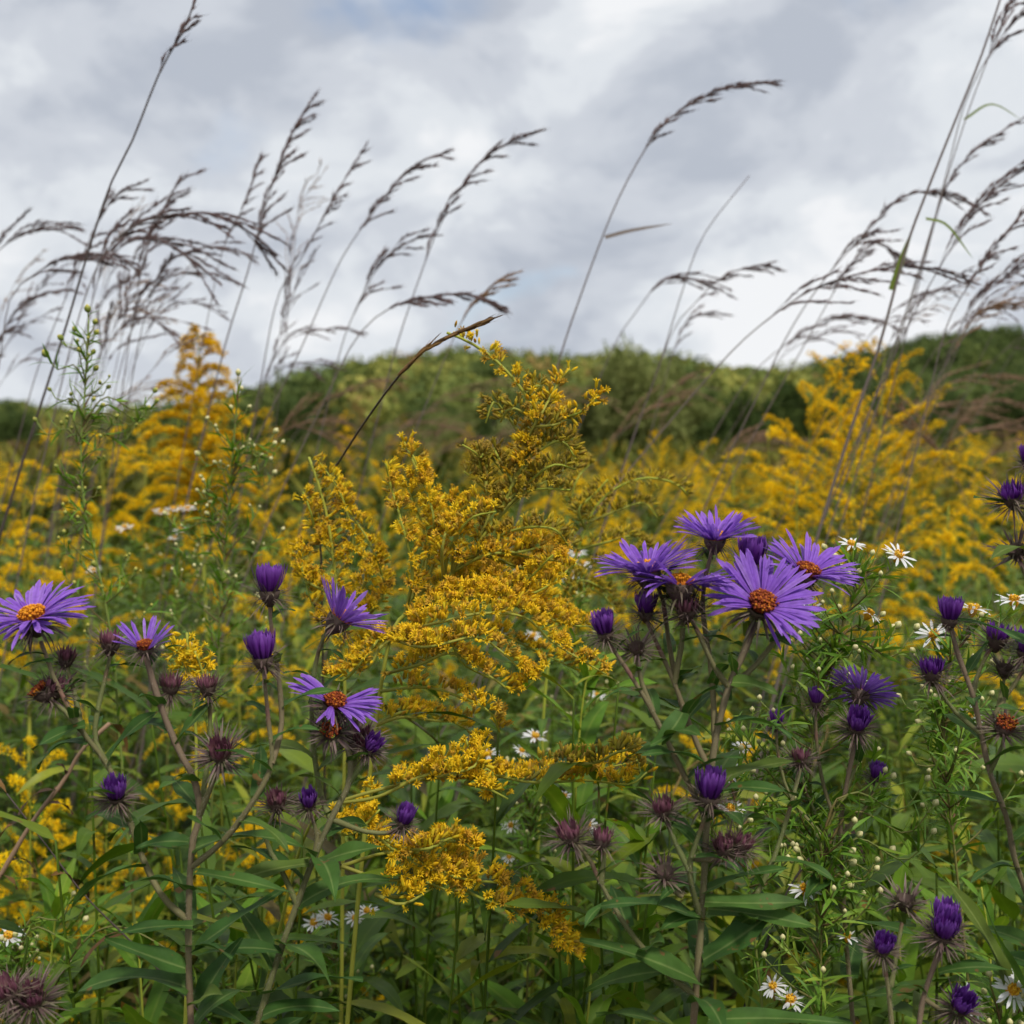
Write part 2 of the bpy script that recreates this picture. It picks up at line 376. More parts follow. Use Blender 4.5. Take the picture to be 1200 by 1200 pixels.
def aster_head(parent, origin, pos, n, kind, size=1.0, gap=None, red=False, spin=0.0, el=None, nray=None):
    pm, dm, bm = MB(), MB(), MB()
    nm = 'flower'
    if kind in ('open', 'cup'):
        k = int((nray or (50 if kind == 'open' else 34)) * 1.4)
        az = np.arange(k) / k * 6.2832 + rng.normal(size=k) * .05
        lay = np.arange(k) % 2
        if gap:
            ok = np.ones(k, bool)
            for g0, g1 in gap:
                ok &= ~(((az - g0) % 6.2832) < (g1 - g0))
            az, lay = az[ok], lay[ok]
        k = len(az)
        e0 = el if el is not None else (.22 if kind == 'open' else .95)
        e = e0 + lay * .16 + rng.normal(size=k) * .09
        rb = .0037
        base = np.stack([np.cos(az) * rb, np.sin(az) * rb, -.0006 + lay * .0006], -1)
        blades(pm, base, ring_dirs(az, e), [0, 0, 1.0], rng.uniform(.0135, .0178, k), rng.uniform(.00062, .00104, k),
               rng.normal(size=k) * .19 + (.28 if kind == 'open' else .1), .22, 7, 'ray', across=3, side_curl=rng.normal(size=k) * .16, twist=rng.normal(size=k) * .25)
        # disc florets
        m = 110
        r = .0042 * np.sqrt((np.arange(m) + .5) / m); a = np.arange(m) * 2.39996
        dome = np.stack([r * np.cos(a), r * np.sin(a), .0016 * (1 - (r / .0042) ** 2)], -1)
        nrm = unit(np.stack([r * np.cos(a) * 55, r * np.sin(a) * 55, np.ones(m)], -1))
        inst(dm, TP['discfl'], dome, nrm + rng.normal(size=(m, 3)) * .12, rng.uniform(.0019, .0027, m))
        tube(dm, [[0, 0, -.002], [0, 0, .0], [0, 0, .0012]], [.003, .0043, .0035], 12, .2)
        involucre(bm, .0050, .0072, 60, .0100, -.0, .5, -.0005)
    elif kind == 'tuft':
        k = 84
        az = rng.random(k) * 6.2832; r = .0036 * np.sqrt(rng.random(k)) + .0012
        base = np.stack([np.cos(az) * r * .8, np.sin(az) * r * .8, np.zeros(k)], -1)
        blades(pm, base, ring_dirs(az, 1.2 - r * 40 + rng.normal(size=k) * .06), [0, 0, 1.0], rng.uniform(.0095, .0122, k), rng.uniform(.00055, .0008, k),
               -.62 + rng.normal(size=k) * .12, .3, 6, 'ray', across=3)
        involucre(bm, .0046, .0072, 92, .0118, .15, .22, 0, .00036)
    elif kind == 'bud':
        nm = 'bud'
        k = 46
        az = rng.random(k) * 6.2832; r = .0034 * np.sqrt(rng.random(k)) + .0008
        base = np.stack([np.cos(az) * r, np.sin(az) * r, -.001 * np.ones(k)], -1)
        blades(pm, base, ring_dirs(az, 1.32 - r * 90), [0, 0, 1.0], rng.uniform(.0048, .0068, k), rng.uniform(.0007, .001, k),
               -.8 + rng.normal(size=k) * .12, .3, 5, 'needle', across=3)
        involucre(bm, .0043, .0070, 92, .0110, .28, .15, 0, .00034)
    elif kind == 'green':
        nm = 'bud'
        involucre(pm, .003, .005, 20, .004, 1.0, -.3)
        involucre(bm, .0033, .0056, 56, .0085, .4, .3)
    elif kind == 'spent':
        nm = 'bud'
        m = 60
        r = .0042 * np.sqrt((np.arange(m) + .5) / m); a = np.arange(m) * 2.39996
        dome = np.stack([r * np.cos(a), r * np.sin(a), .001 * np.ones(m)], -1)
        inst(pm, TP['discfl'], dome, np.array([0, 0, 1.0]) + rng.normal(size=(m, 3)) * .2, rng.uniform(.002, .003, m))
        involucre(bm, .0046, .0072, 66, .0100, .25, .3)
    mats = {'open': M['petal'], 'cup': M['petal'], 'tuft': M['petal_bud'], 'bud': M['petal_bud'] if red is not True else M['bract_pink'],
            'green': M['bract'], 'spent': M['disc_red']}
    f = pm.obj(nm, mats[kind], parent)
    f.matrix_local = zmatrix(np.asarray(pos) - origin, n, spin) @ Matrix.Scale(size, 4)
    if dm.n: dm.obj('disc', M['disc_red'] if red else M['disc'], f)
    bm.obj('bracts', M['bract'], f)
    return f

TP = {}
_m = MB()
tube(_m, [[0, 0, 0], [0, 0, .6], [0, 0, .8]], [.10, .12, .2], 5, 0)
blades(_m, np.tile([0, 0, .75], (5, 1)), ring_dirs(np.arange(5) * 1.2566, np.full(5, .6)), [0, 0, 1.0], .35, .09, .6, 0, 1, 'needle', across=2)
TP['discfl'] = template(_m)

# goldenrod floret seen from close by: narrow cup with a tuft of little rays
_m = MB()
tube(_m, [[0, 0, 0], [0, 0, .25], [0, 0, .70]], [.05, .13, .15], 6, 0, cap=False)
_m.A[-1][:, 1] *= .5
_n0 = len(_m.A)
blades(_m, np.stack([np.cos(np.arange(8) * .785) * .12, np.sin(np.arange(8) * .785) * .12, np.full(8, .66)], -1), ring_dirs(np.arange(8) * .785, np.array([.65, 1.1] * 4)), [0, 0, 1.0], np.array([.34, .30] * 4), .06, .6, 0, 2, 'ray', across=2)
_m.A[-1][:, 1] = .6 + .4 * _m.A[-1][:, 1]
TP['floret'] = template(_m)
# closed / budded floret
_m = MB()
tube(_m, [[0, 0, 0], [0, 0, .25], [0, 0, .6], [0, 0, .92]], [.06, .15, .16, .05], 6, 0)
TP['floret_bud'] = template(_m)
# floret for mid distance: a little open star
_m = MB()
blades(_m, np.zeros((6, 3)), ring_dirs(np.arange(6) * 1.047, np.array([.2, .9] * 3)), [0, 0, 1.0], .62, .2, .5, 0, 1, 'ray', across=2)
TP['star'] = template(_m)

# ------------------------------------------------------------------ New England asters
def hairs(mb, p, rad, dens, L=.0017):
    seg = np.linalg.norm(np.diff(p, axis=0), axis=1)
    cum = np.concatenate([[0], np.cumsum(seg)])
    n = int(cum[-1] * dens)
    if n < 2: return
    s = rng.random(n) * cum[-1]
    i = np.clip(np.searchsorted(cum, s) - 1, 0, len(p) - 2); f = ((s - cum[i]) / seg[i])[:, None]
    pos = p[i] * (1 - f) + p[i + 1] * f
    tg = unit(p[i + 1] - p[i]); sd, nr = frames(tg, np.tile([.1, .9, .3], (n, 1)))
    a = rng.random(n) * 6.2832
    o = sd * np.cos(a)[:, None] + nr * np.sin(a)[:, None]
    blades(mb, pos + o * rad[i][:, None] * .9, o + tg * rng.normal(size=(n, 1)) * .4, tg, L * rng.uniform(.5, 1.3, n), 0.00009, .4, 0, 1, 'needle', m=1, across=2)

def add_leaf(parent, origin, base, dr, up, L, W, curl, fold=.25, mt='aleaf', prof='clasp', nseg=11):
    mb = MB()
    blades(mb, base, dr, up, L, W, curl, fold, nseg, prof, across=5, wave=.22, twist=rng.normal() * .3, side_curl=rng.normal() * .25)
    return mb.obj('leaf', M[mt], parent, origin)

def aster_plant(label, d, main, branches, heads, lf=1.0, leaves=(), r0=.0018, cat='aster', leafstep=.0145, group='purple asters in the foreground'):
    mp = path_px(main, d)
    tg = unit(mp[1] - mp[0])
    full = np.vstack([to_ground(mp[0], tg, gap=np.linalg.norm(mp[1] - mp[0])), mp])
    org = full[0].copy()
    th = thing('purple_aster', label, cat, org, group)
    sm = MB()
    def stem(pw, ra, rb):
        p = spline(pw, step=.006)
        rad = np.linspace(ra, rb, len(p)) * (1 + .08 * np.sin(np.arange(len(p)) * 1.7))
        tube(sm, p, rad, 8); hairs(sm, p[-min(len(p), 70):], rad[-min(len(p), 70):], 4200)
        return p, rad
    allp = []
    p, r = stem(full, r0 * 1.35, r0 * .75); allp.append((p, 1.0, True))
    for b in branches:
        bp = path_px(b, d)
        p2, r2 = stem(bp, r0 * .78, r0 * .48); allp.append((p2, .62, False))
    sm.obj('stem', [M['stem'], M['hair']], th, org)
    cnt = 0
    for p2, k, ism in allp:
        seg = np.concatenate([[0], np.cumsum(np.linalg.norm(np.diff(p2, axis=0), axis=1))])
        s = seg[-1] - .012
        ph = rng.random() * 6.28
        while s > .012 and (seg[-1] - s) < (.42 if ism else .3):
            i = min(int(np.searchsorted(seg, s)), len(p2) - 2)
            t = unit(p2[i + 1] - p2[i]); sd, nr = frames(t[None], np.array([[.1, .9, .3]])); sd, nr = sd[0], nr[0]
            ph += 2.39996 + rng.normal() * .3
            o = sd * math.cos(ph) + nr * math.sin(ph)
            up = rng.uniform(.35, .85)
            dr = unit(o + t * up + np.array([0, 0, .1]))
            frac = min(1.0, .35 + (seg[-1] - s) / .12)
            L = lf * (.046 if ism else .035) * frac * rng.uniform(.75, 1.2)
            add_leaf(th, org, p2[i], dr, t + np.array([0, 0, .6]), L, L * rng.uniform(.105, .135), rng.uniform(.3, 1.25))
            cnt += 1
            if cnt >= 92: break
            s -= leafstep * rng.uniform(.7, 1.3) * (1.0 if ism else .85)
    for (bx, by, bd, v, L, W, cu) in leaves:
        add_leaf(th, org, P(bx, by, d + bd), D(*v), [0, -.35, 1.0], L, W, cu)
    for h in heads:
        px, py, dd, n, kind = h[:5]
        kw = h[5] if len(h) > 5 else {}
        aster_head(th, org, P(px, py, d + dd), D(*n), kind, **kw)
    return th

#@ASTERS
aster_plant('purple aster at far left with an open orange-centred bloom and a thick reddish stem', .50,
    [(224, 1205), (221, 1120), (222, 1040), (226, 985), (234, 955), (228, 915), (210, 880), (193, 840), (178, 795), (170, 765)],
    [[(222, 1080), (190, 1050), (165, 1000, .004), (152, 962, .006), (128, 900, .005), (95, 855, 0), (66, 800), (48, 752)],
     [(128, 900, .005), (112, 870, .006), (113, 840, .008), (122, 800, .01), (130, 765, .012)],
     [(226, 1015), (262, 985, -.004), (296, 940, -.006), (318, 895, -.006), (314, 840, -.006), (309, 785, -.006)],
     [(318, 895, -.006), (330, 850, .004), (326, 790, .008), (318, 735, .008), (316, 708, .008)],
     [(234, 955), (244, 930, -.004), (254, 905, -.006), (258, 890, -.008)],
     [(152, 962, .006), (142, 950), (136, 940)],
     [(95, 855, 0), (78, 835), (62, 822), (55, 815)], [(95, 855, .006), (88, 815, .012), (78, 780, .014)],
     [(193, 840), (197, 825, .01), (200, 812, .012)], [(234, 955), (245, 880, .012), (246, 830, .014), (243, 810, .014)]],
    [(38, 722, -.002, (-.12, .93, .36), 'open', dict(size=1.28, el=.2, nray=64)),
     (170, 757, 0, (.05, .93, .35), 'cup', dict(size=.78, nray=34, el=.72, red=1, gap=[(1.9, 2.3), (.7, 1.0), (4.0, 5.2)])),
     (130, 752, .012, (.1, .95, .1), 'bud', dict(red=True)),
     (316, 692, .008, (0, 1, .08), 'tuft', dict(size=1.04)), (308, 770, -.006, (-.1, 1, .12), 'tuft', dict(size=1.0)),
     (258, 880, -.008, (.05, .75, .6), 'bud', dict(size=1.12, red=True)), (136, 932, 0, (.1, .85, .5), 'tuft', dict(size=.82)),
     (48, 810, 0, (-.5, .6, .3), 'spent', dict(size=.95)), (66, 806, .004, (.4, .8, .2), 'bud', dict(red=True)), (78, 770, .014, (.2, .9, .1), 'bud', dict(red=True, size=.85)),
     (200, 802, .012, (.1, .9, .2), 'bud', dict(red=True, size=.95)), (243, 803, .014, (0, .95, .2), 'bud', dict(red=True, size=.9))],
    leaves=[(228, 1112, -.003, (.8, .62, .25), .047, .0052, .25), (217, 1135, -.003, (-.82, .42, .3), .038, .0056, -.25), (226, 1085, -.004, (-1, .14, .25), .037, .0035, .5),
            (230, 1022, -.004, (1, -.04, .3), .050, .0034, .3), (221, 987, -.002, (-1, .25, .3), .022, .0042, .6), (230, 1175, -.004, (.5, .7, .6), .022, .005, .7),
            (232, 1180, .004, (.45, .9, 0), .034, .0058, .4), (100, 850, -.003, (-.9, -.2, .3), .024, .004, .5), (62, 775, -.002, (-.75, .15, .4), .014, .002, .8)])

aster_plant('purple aster with a lopsided bloom facing right above a tight knot of brown buds', .53,
    [(300, 1205), (330, 1110), (348, 1060), (366, 1010), (388, 960), (410, 915), (408, 880), (395, 850)],
    [[(348, 1060), (330, 1020), (312, 985), (322, 950)], [(366, 1010), (372, 985), (368, 965), (363, 950)],
     [(410, 915), (425, 895), (432, 880)], [(388, 960), (376, 930, .01), (366, 860, .012), (368, 790, .012), (380, 745, .01), (396, 725, .008)],
     [(395, 850), (392, 835), (393, 822, .002)], [(388, 960), (430, 975, .01), (465, 975, .012), (472, 968, .012)], [(410, 915), (416, 890, .006), (412, 866, .01)]],
    [(399, 724, .006, (.62, .76, -.12), 'cup', dict(size=1.2, nray=34, el=.6)),
     (392, 822, -.002, (.33, .86, .42), 'open', dict(size=1.12, el=.34, red=1, gap=[(.5, 2.2), (3.5, 4.2), (4.75, 5.1)], nray=54)),
     (388, 856, -.006, (.05, .5, .85), 'spent', dict(size=1.0)), (425, 866, .004, (.2, .6, .5), 'bud', dict(red=True)),
     (434, 876, 0, (.45, .6, .55), 'tuft', dict(size=.72)), (362, 942, 0, (0, .8, .5), 'tuft', dict(size=.7)), (324, 938, .002, (-.1, .9, .3), 'bud', dict(red=True)),
     (412, 858, .01, (-.1, .7, .3), 'bud', dict(red=True)), (473, 962, .012, (.3, .85, .3), 'tuft', dict(size=.75))],
    leaves=[(362, 1012, -.002, (-1, -.02, .3), .040, .0044, .3), (372, 1012, -.004, (.75, .45, .4), .036, .0052, .6),
            (330, 1115, -.003, (-1, .35, .3), .038, .0040, .4), (308, 1190, -.003, (.8, .5, .3), .040, .0045, .8)], r0=.0018)

aster_plant('large purple aster right of centre crowned by a cluster of five open blooms', .50,
    [(812, 1205), (818, 1130), (822, 1080), (826, 1010), (830, 940), (838, 870), (854, 805), (872, 765), (886, 730)],
    [[(838, 870), (834, 790, .01), (824, 720, .014), (826, 680, .014), (836, 640, .012)],
     [(854, 805), (880, 785, .008), (912, 745, .012), (930, 705, .014), (940, 680, .014)],
     [(854, 805), (836, 780, -.002), (820, 745, -.004), (808, 722, -.004)],
     [(832, 905), (812, 860, .004), (790, 800, .006), (770, 755, .008), (758, 728, .008)],
     [(832, 905), (800, 830, .012), (785, 760, .014), (776, 700, .012), (762, 676, .010)],
     [(790, 800, .006), (800, 745, .004), (796, 705, .002), (796, 690, 0)],
     [(828, 960), (800, 905, -.002), (765, 835, -.004), (735, 785, -.004), (712, 752, -.004)], [(765, 835, -.004), (752, 800, 0), (746, 770, 0)],
     [(854, 805), (875, 750, .02), (884, 700, .024), (882, 668, .022)],
     [(822, 1080), (808, 1020, -.008), (822, 970, -.010), (831, 940, -.010)],
     [(808, 1020, -.008), (790, 985, -.006), (778, 955, -.006)], [(812, 1005, -.008), (840, 1008, -.006), (848, 998, -.006)], [(840, 1008, -.006), (860, 1004, -.004), (868, 995, -.004)],
     [(816, 1168), (770, 1130, -.004), (730, 1080, -.006), (704, 1035, -.006), (690, 1005, -.004), (672, 985, -.004)], [(704, 1035, -.006), (708, 1005, -.006), (706, 992, -.006)],
     [(822, 1120), (850, 1105, .006), (880, 1060, .010), (905, 1010, .012), (925, 950, .014), (938, 900, .016)], [(800, 1050, -.006), (785, 1040, -.006), (780, 1030, -.006)]],
    [(893, 707, -.004, (.10, .70, .71), 'open', dict(size=1.3, el=.34, red=1, nray=64, gap=[(3.55, 4.75)])),
     (838, 630, .012, (.02, .96, .18), 'cup', dict(size=1.0, nray=60, el=.5)),
     (758, 668, .008, (-.12, .96, .1), 'open', dict(size=1.25, el=.42, nray=58)),
     (797, 684, -.002, (.05, .99, -.08), 'open', dict(size=1.25, el=.2, nray=56, gap=[(4.3, 5.0)])),
     (946, 670, .014, (.26, .88, .36), 'open', dict(size=1.2, el=.42, red=1, nray=52, gap=[(3.4, 4.9), (1.9, 2.15)])),
     (881, 660, .022, (.05, .95, .2), 'tuft', dict(size=1.1)),
     (757, 716, .008, (0, .95, .25), 'tuft', dict(size=.78)), (805, 712, -.004, (0, .92, .35), 'bud', dict(size=1.1, red=True)), (709, 740, -.004, (-.2, .9, .3), 'tuft', dict(size=.84)),
     (746, 757, 0, (-.1, .7, .5), 'green', dict(size=1.1)),
     (832, 932, -.010, (.04, .96, .2), 'tuft', dict(size=1.02)), (776, 946, -.006, (-.1, .9, .3), 'bud', dict(red=True, size=.95)),
     (848, 991, -.006, (-.2, .9, .3), 'bud', dict(red=True, size=.95)), (870, 988, -.004, (.3, .85, .3), 'bud', dict(red=True, size=.9)),
     (667, 976, -.004, (-.3, .85, .3), 'bud', dict(red=True, size=1.05)), (706, 982, -.006, (.1, .95, .1), 'bud', dict(red=True, size=.85)), (779, 1020, -.006, (0, .9, .4), 'green', dict(size=1.2)),
     (938, 887, .016, (0, .95, .2), 'bud', dict(red=True, size=.8))],
    leaves=[(836, 925, -.003, (1, .25, .35), .036, .0040, .5), (842, 915, .003, (.95, .5, .2), .036, .0048, .25), (826, 1057, -.004, (1, .05, .3), .046, .0045, .3), (830, 1065, .002, (1, -.02, .2), .05, .005, .1),
            (824, 1125, -.003, (.8, .55, .2), .040, .0066, .35), (800, 835, -.002, (-.35, -.6, .3), .024, .0045, -.8), (830, 1195, -.004, (1, .2, .3), .06, .0045, .3),
            (818, 1150, -.003, (-.75, .5, .3), .056, .0062, .5), (822, 1075, -.003, (-.8, .25, .4), .024, .004, .7), (858, 800, -.004, (.9, .1, .4), .02, .0045, .7)])

aster_plant('spindly purple aster at the right with four dark buds above two white daisies', .52,
    [(1215, 1080), (1190, 1010), (1180, 960), (1160, 905), (1150, 860), (1140, 815), (1122, 765), (1114, 732)],
    [[(1150, 860), (1120, 835, .004), (1102, 810, .004), (1093, 790, .004)], [(1150, 860), (1170, 830, .004), (1190, 800, .004), (1206, 775, .004)],
     [(1140, 815), (1146, 790, .012), (1158, 765, .012), (1168, 752, .012)], [(1160, 905), (1172, 880, -.004), (1178, 860, -.004)], [(1170, 830, .004), (1176, 800, .012), (1178, 785, .012)]],
    [(1113, 724, 0, (.02, .97, .2), 'tuft', dict(size=.86)), (1092, 784, .004, (-.05, .95, .2), 'bud', dict(size=1.1)), (1169, 745, .012, (.1, .9, .2), 'bud', dict(size=1.15)),
     (1203, 762, .004, (0, .9, .3), 'tuft', dict(size=.9)), (1178, 850, -.004, (0, .7, .6), 'spent', dict(size=1.0)), (1178, 780, .012, (0, .95, .2), 'green', dict(size=1.2))], r0=.0015, lf=.8)

aster_plant('purple aster low in the right corner carrying a double purple bud and fringed brown buds', .49,
    [(1075, 1215), (1082, 1170), (1095, 1130), (1106, 1100)],
    [[(1046, 1215), (1042, 1170), (1036, 1125)], [(1082, 1170), (1105, 1185), (1122, 1190)], [(1042, 1170, .006), (1052, 1110, .012), (1060, 1065, .016)]],
    [(1106, 1094, -.003, (.05, .85, .4), 'tuft', dict(size=.92)), (1107, 1080, .004, (0, .95, .1), 'tuft', dict(size=.88)), (1034, 1112, 0, (-.02, .8, .55), 'tuft', dict(size=.72)),
     (1125, 1180, -.004, (.05, .7, .65), 'tuft', dict(size=.86)), (1061, 1052, .016, (0, .95, .2), 'green', dict(size=1.3))], r0=.0015, lf=.95,
    leaves=[(1215, 1180, .004, (-.6, .8, .1), .055, .006, -.3), (1180, 1150, .01, (-.4, 1, .1), .055, .005, .3), (1100, 1140, -.002, (.8, .4, .3), .03, .003, .4)])

aster_plant('purple aster turned away, its bloom showing the dark back above a round purple bud', .56,
    [(1000, 1205), (990, 1080), (985, 980), (990, 930), (998, 890), (1003, 858)],
    [[(985, 980), (965, 920, .01), (957, 870, .012), (956, 835, .012)], [(985, 1000), (930, 940, .012), (913, 890, .014), (910, 858, .014)],
     [(990, 930), (1008, 880, .014), (1010, 840, .014), (1006, 822, .012)], [(985, 980), (1015, 945, .006), (1026, 920, .006)], [(990, 1080), (965, 980, .014), (942, 920, .016), (938, 895, .016)]],
    [(1009, 812, .008, (.42, .72, -.5), 'open', dict(size=.92, el=.32, nray=54)), (1004, 851, -.006, (0, .75, .6), 'tuft', dict(size=.9)), (956, 822, .012, (0, .96, .2), 'tuft', dict(size=.62)),
     (910, 848, .014, (0, .95, .2), 'tuft', dict(size=.62)), (1027, 910, .006, (.1, .9, .3), 'tuft', dict(size=.66)), (939, 889, .016, (0, .95, .2), 'bud', dict(size=.8))], r0=.0014, lf=.8)

aster_plant('purple aster cut by the right edge with two brown burr-like buds beside the goldenrod', .50,
    [(1225, 900), (1218, 780), (1210, 680), (1206, 560), (1208, 520)],
    [[(1212, 700), (1200, 670), (1192, 652)], [(1207, 620), (1196, 600), (1187, 588)]],
    [(1186, 579, 0, (-.25, .85, .4), 'bud', dict(size=1.1)), (1190, 642, 0, (-.4, .8, .4), 'green', dict(size=1.25)), (1206, 540, 0, (-.1, .9, .3), 'tuft', dict(size=.7))], r0=.0014, lf=.75)

aster_plant('purple aster in the bottom left corner with two faded fuzzy buds', .47,
    [(20, 1245), (30, 1215), (35, 1190)], [[(30, 1215), (20, 1195), (12, 1180)]],
    [(38, 1168, 0, (.1, .8, .5), 'bud', dict(size=1.1, red=True)), (8, 1160, 0, (-.1, .9, .4), 'bud', dict(size=1.1, red=True))], r0=.0014, lf=.9)

# ------------------------------------------------------------------ goldenrod
def florets_along(mb, p0_,  dens, size, bud=.2, rows=1.0, brown=.35, up=np.array([0, 0, 1.0]), ped=.004, start=0.0):
    """flower heads on the upper side of an arching branch"""
    p = p0_
    seg = np.concatenate([[0], np.cumsum(np.linalg.norm(np.diff(p, axis=0), axis=1))])
    n = int((seg[-1] * (1 - start)) * dens)
    if n < 2: return
    s = seg[-1] * (start + (1 - start) * (np.arange(n) + rng.random(n)) / n)
    s = s[rng.random(n) < .72 + .4 * np.sin(s * rng.uniform(180, 420) + rng.random() * 6.28)]; n = len(s)
    if n < 2: return
    i = np.clip(np.searchsorted(seg, s) - 1, 0, len(p) - 2)
    f = ((s - seg[i]) / np.maximum(seg[i + 1] - seg[i], 1e-9))[:, None]
    pos = p[i] * (1 - f) + p[i + 1] * f
    t = unit(p[i + 1] - p[i])
    sd, nr = frames(t, np.tile(up, (n, 1)))
    a = rng.normal(size=n) * .55 * rows
    o = nr * np.cos(a)[:, None] + sd * np.sin(a)[:, None]
    taper = 1 - .35 * (s / seg[-1])
    base = pos + o * (ped * rng.uniform(.2, 1.5, n) * taper)[:, None]
    zd = o + t * rng.uniform(.0, .7, (n, 1)) + rng.normal(size=(n, 3)) * .12
    isb = rng.random(n) < bud
    rn = np.where(rng.random(n) < brown, rng.uniform(.6, 1, n), rng.uniform(0, .55, n))
    inst(mb, TP['floret'], base[~isb], zd[~isb], size * rng.uniform(.75, 1.2, (~isb).sum()), rn[~isb])
    inst(mb, TP['floret_bud'], base[isb], zd[isb], size * rng.uniform(.7, 1.05, isb.sum()), rn[isb])

def near_goldenrod(label, d, main, branches, mainfl=.5, dens=1900, size=.0058, brown=.42, bud=.25, matn='floret', leaves=14, leafL=.055, extra=0):
    mp = path_px(main, d)
    full = np.vstack([to_ground(mp[0], unit(mp[1] - mp[0]), gap=np.linalg.norm(mp[1] - mp[0])), mp])
    org = full[0].copy()
    th = thing('goldenrod', label, 'goldenrod', org, 'goldenrods close to the camera')
    sm, fm, lm = MB(), MB(), MB()
    p = spline(full, step=.008)
    tube(sm, p, np.linspace(.0026, .0008, len(p)), 7)
    top = spline(mp, step=.004)
    if mainfl < 1:
        florets_along(fm, top, dens * .8, size, max(bud, .45), 2.2, brown, ped=.005, start=mainfl)
    plumes = []
    nb0 = len(branches); branches = list(branches) + [b for b in branches if rng.random() < .65]
    for bi, b in enumerate(branches):
        jp = path_px(b[0], d); jp[1:] += (np.array([rng.normal() * .006, rng.uniform(.005, .03), rng.normal() * .008]) if bi >= nb0 else 0) * np.linspace(.3, 1, len(jp) - 1)[:, None]
        jp[1:] += rng.normal(size=(len(jp) - 1, 3)) * np.array([.0022, .006, .0026])
        bp = spline(jp, step=.004)
        opt = b[1] if len(b) > 1 else {}
        tube(sm, bp, np.linspace(.0011, .0005, len(bp)), 6)
        bm = MB()
        florets_along(bm, bp, opt.get('dens', dens), opt.get('size', size), opt.get('bud', bud), opt.get('rows', 1.1), opt.get('brown', brown), up=np.array(opt.get('up', (0, -.15, 1.0))), start=opt.get('start', .15), ped=opt.get('ped', .0045))
        if bm.n: plumes.append((bm, opt.get('mat', matn)))
    # small leaves under the plume and lance leaves down the stem
    n = leaves
    idx = rng.integers(int(len(p) * .25), int(len(p) * .9), n)
    a = rng.random(n) * 6.28
    o = np.stack([np.cos(a), np.sin(a), np.full(n, .35)], -1)
    k = 1.1 - .55 * idx / len(p)
    blades(lm, p[idx], o, [0, 0, 1.0], leafL * 1.5 * k * rng.uniform(.7, 1.2, n), .0055 * k, rng.uniform(.3, 1.2, n), .2, 7, 'lance', wave=.15)
    sm.obj('stem', M['gstem'], th, org)
    if fm.n: fm.obj('plume', M[matn], th, org)
    for bm, mn in plumes: bm.obj('plume_branch', M[mn], th, org)
    lm.obj('foliage', M['gleaf'], th, org)
    return th

B = dict(mat='floret_bud', bud=.65, brown=.6, dens=1900)
near_goldenrod('tall goldenrod at the centre whose budded tip bends left past the dark sedge spike', .64,
    [(425, 1000), (440, 850), (458, 745), (478, 718), (512, 688), (548, 652), (582, 605), (603, 562), (620, 525), (626, 492), (612, 457), (578, 420), (548, 400), (524, 390)],
    [([(600, 570), (626, 535), (652, 500), (676, 480), (700, 464)], dict(bud=.6, brown=.5, rows=2.0, dens=1900)),
     ([(474, 722), (486, 668), (478, 620), (462, 578), (446, 552)], dict(rows=1.8, up=(.3, -.3, .8))),
     ([(490, 705), (512, 650), (510, 600), (498, 565), (484, 542)], dict(rows=1.6, start=.4, up=(.3, -.3, .8))),
     ([(530, 672), (540, 630), (534, 600), (524, 580)], dict(rows=1.8, up=(.3, -.3, .8))),
     ([(560, 632), (572, 600), (566, 570), (552, 552)], B), ([(586, 600), (570, 560), (562, 535), (545, 522)], B),
     ([(575, 615), (600, 590), (630, 575), (662, 572)], B), ([(590, 590), (620, 560), (650, 545), (672, 548)], B), ([(610, 545), (630, 525), (650, 520), (672, 530)], B),
     ([(618, 520), (600, 495), (582, 485), (560, 490)], B), ([(624, 490), (605, 482), (585, 488)], B), ([(616, 460), (630, 452), (642, 458)], B), ([(622, 500), (645, 492), (660, 498)], B),
     ([(600, 565), (580, 540), (565, 530)], B),
     ([(545, 655), (575, 640), (610, 640), (640, 650), (660, 664)], dict(brown=0.55)), ([(530, 670), (570, 655), (610, 668), (645, 690)], dict(brown=0.6)),
     ([(510, 690), (550, 680), (590, 684), (625, 700), (655, 722)], dict(brown=0.45)), ([(505, 694), (560, 696, -.01), (610, 690, -.02), (655, 655, -.02)], dict(brown=.4, dens=1800)),
     ([(478, 718), (530, 700, -.02), (580, 700, -.03), (620, 712, -.03), (640, 740, -.03)], dict()),
     ([(462, 742), (510, 728, -.03), (560, 724, -.04), (610, 735, -.04), (660, 760, -.04), (704, 782, -.04)], dict(dens=1900)),
     ([(458, 748), (500, 745, -.04), (550, 748, -.05), (590, 765, -.05), (625, 800, -.05)], dict(dens=1900)),
     ([(450, 790), (490, 770, -.04), (530, 772, -.05), (570, 790, -.05), (610, 812, -.05), (648, 780, -.05)], dict(dens=1900)),
     ([(446, 810), (490, 808, -.03), (540, 815, -.04), (575, 832, -.04), (600, 850, -.04)], dict(dens=1800)),
     ([(458, 748), (440, 755, -.02), (425, 775, -.02), (400, 790, -.02), (380, 800, -.02)], dict(dens=1900)),
     ([(520, 680), (530, 640, -.01), (552, 610, -.02), (585, 600, -.02)], dict(dens=1800)), ([(540, 660), (590, 625), (640, 620), (668, 640)], dict(B, dens=1800)),
     ([(440, 850), (480, 835, .02), (520, 835, .02), (560, 850, .02)], dict(dens=1800)), ([(450, 770), (500, 755, .03), (560, 750, .05), (640, 770, .06), (700, 800, .06)], dict(dens=2000)),
     ([(490, 705), (560, 670, .04), (610, 665, .06), (660, 680, .07)], dict(dens=1800))],
    mainfl=.66, matn='floret')
